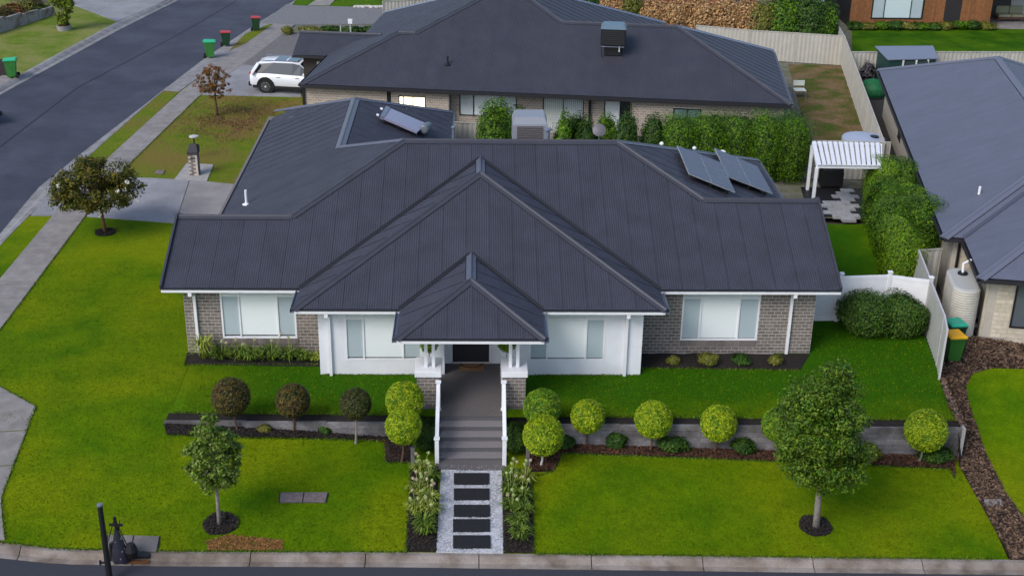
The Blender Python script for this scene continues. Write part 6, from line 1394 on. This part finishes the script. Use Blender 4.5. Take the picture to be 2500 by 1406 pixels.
for k in range(len(lv)-1):
    for j in range(n): a = k*n+j; b = k*n+(j+1) % n; mb.f.append((a, b, b+n, a+n))
mb.build('plastic_wrap', WRAP, ws, smooth=True); MB().lathe([(.12, .1), (.17, .3), (.1, .5), (.02, .52)], 10, (.27, 0, 0)).build('bundle', BLACK, ws)
MB().tube([(-.27, 0, -.02), (-.24, 0, .5), (-.02, 0, H*.5)], .05, 6).build('side_strut', BLACK, ws)
# little white flower heads fallen on lawn and shrubs at the top of the drive

# ------------------------------------------------------------------ ragged grass along the lawn edges
def edge_tufts(P, n, m, label, spread=.03, h=.032):
    n = int(n*.6)
    P = [Vector((p[0], p[1])) for p in P]; L = [(b-a).length for a, b in zip(P, P[1:])]; T = sum(L); C = []; A = []; B = []
    for _ in range(n):
        t = random.uniform(0, T); i = 0
        while i < len(L)-1 and t > L[i]: t -= L[i]; i += 1
        q = P[i].lerp(P[i+1], min(1, t/L[i])); d = (P[i+1]-P[i]).normalized(); o = random.gauss(0, spread); x, y = q.x-d.y*o, q.y+d.x*o; hh = h*random.uniform(.5, 1.4)
        C.append((x, y, zt(x, y)+hh*.6)); a = random.uniform(0, 6.28); A.append((math.cos(a)*hh*.5, math.sin(a)*hh*.5, hh)); B.append((-math.sin(a)*.012, math.cos(a)*.012, 0))
    tag(quads('grass_fringe', np.array(C), np.array(A), np.array(B), m), label, None, None, 'stuff')
GF = leafmat('grass_blade', (.085, .17, .004), (.05, .12, .004), (.13, .19, .01), 3)
px0, px1 = G(992, 1346).x, G(1303, 1346).x
edge_tufts([p for p in FL if -17 < p[0] < px0-.5]+[(px0, fy(px0))], 4500, GF, 'ragged grass fringe along the front kerb, left')
edge_tufts([(px1, fy(px1))]+[p for p in FL if px1 < p[0] < 14.6], 5000, GF, 'ragged grass fringe along the front kerb, right')
edge_tufts(PX([(0, 945), (88, 993), (3, 1215), (12, 1312)]), 2200, GF, 'ragged grass fringe beside the corner pavement')
edge_tufts([(xat(FPR, y)+.02, y) for y in np.arange(40, 72, 1.0)], 4500, GF, 'ragged grass fringe beside the footpath')
edge_tufts([tuple(G(*p).xy) for p in ((415, 1062), (600, 1069), (941, 1077), (942, 1129), (1003, 1130), (992, 1345))], 4000, GF, 'ragged grass fringe round the left garden bed')
edge_tufts([tuple(G(*p).xy) for p in ((1304, 1350), (1298, 1165), (1352, 1151), (1372, 1107), (1900, 1127), (2320, 1146), (2342, 1112))], 4500, GF, 'ragged grass fringe round the right garden bed')
edge_tufts([(x, Yw(x)+.42) for x in np.linspace(-9.2, -2.1, 8)], 2000, GF, 'grass fringe above the left retaining wall')
edge_tufts([(x, Yw(x)+.42) for x in np.linspace(2.0, 14.6, 12)], 3500, GF, 'grass fringe above the right retaining wall')
edge_tufts([tuple(G(*p).xy) for p in ((450, 892), (778, 890)) ], 1200, GF, 'grass fringe before the left wall bed')
edge_tufts([tuple(G(*p).xy) for p in ((1564, 899), (1952, 905)) ], 1200, GF, 'grass fringe before the right wall bed')
edge_tufts(PX([(2420, 902), (2375, 915), (2358, 945), (2365, 985), (2402, 1095), (2455, 1205), (2540, 1315)]), 3000, GF, 'grass fringe of the neighbouring lawn')
edge_tufts([(cxa, cy-.03), (-1.9, cy-.03)], 700, GF, 'grass fringe at the foot of the white wall left'); edge_tufts([(1.9, cy-.03), (cxb, cy-.03)], 800, GF, 'grass fringe at the foot of the white wall right')

# ------------------------------------------------------------------ blades standing in the mown lawns
def lawn_blades(P, n, label, h=.022):
    P = [(p[0], p[1]) for p in P]; x0, x1 = min(p[0] for p in P), max(p[0] for p in P); y0, y1 = min(p[1] for p in P), min(46, max(p[1] for p in P)); C = []; A = []; B = []
    while len(C) < n:
        x = random.uniform(x0, x1); y = y0+(y1-y0)*random.random()**1.3
        if not inside(x, y, P): continue
        hh = h*random.uniform(.4, 1.5); a = random.uniform(0, 6.28); C.append((x, y, zt(x, y)+hh*.6)); A.append((math.cos(a)*hh*.8, math.sin(a)*hh*.8, hh)); B.append((-math.sin(a)*.011, math.cos(a)*.011, 0))
    tag(quads('grass_blades', np.array(C), np.array(A), np.array(B), GF2), label, None, None, 'stuff')
GF2 = leafmat('lawn_blade', (.088, .155, .002), (.055, .12, .002), (.13, .175, .004), 1.5, .4); GF2.node_tree.nodes['Principled BSDF'].inputs['Roughness'].default_value = .95; GF2.node_tree.nodes['Principled BSDF'].inputs['Specular IOR Level'].default_value = .05
lawn_blades(L1, 45000, 'grass blades of the front and left lawn')
lawn_blades([(-9, Yw(-9)+.45), (14.6, Yw(14.7)+.45), (15.4, 40), (11.4, 40), (11.4, 37.3), (5.4, 37.3), (5.4, 36.8), (2, 36.8), (2, 34.6), (-2, 34.6), (-2, 36.8), (-5.1, 36.8), (-5.1, 37.4), (-9, 37.4)], 16000, 'grass blades of the upper lawn')
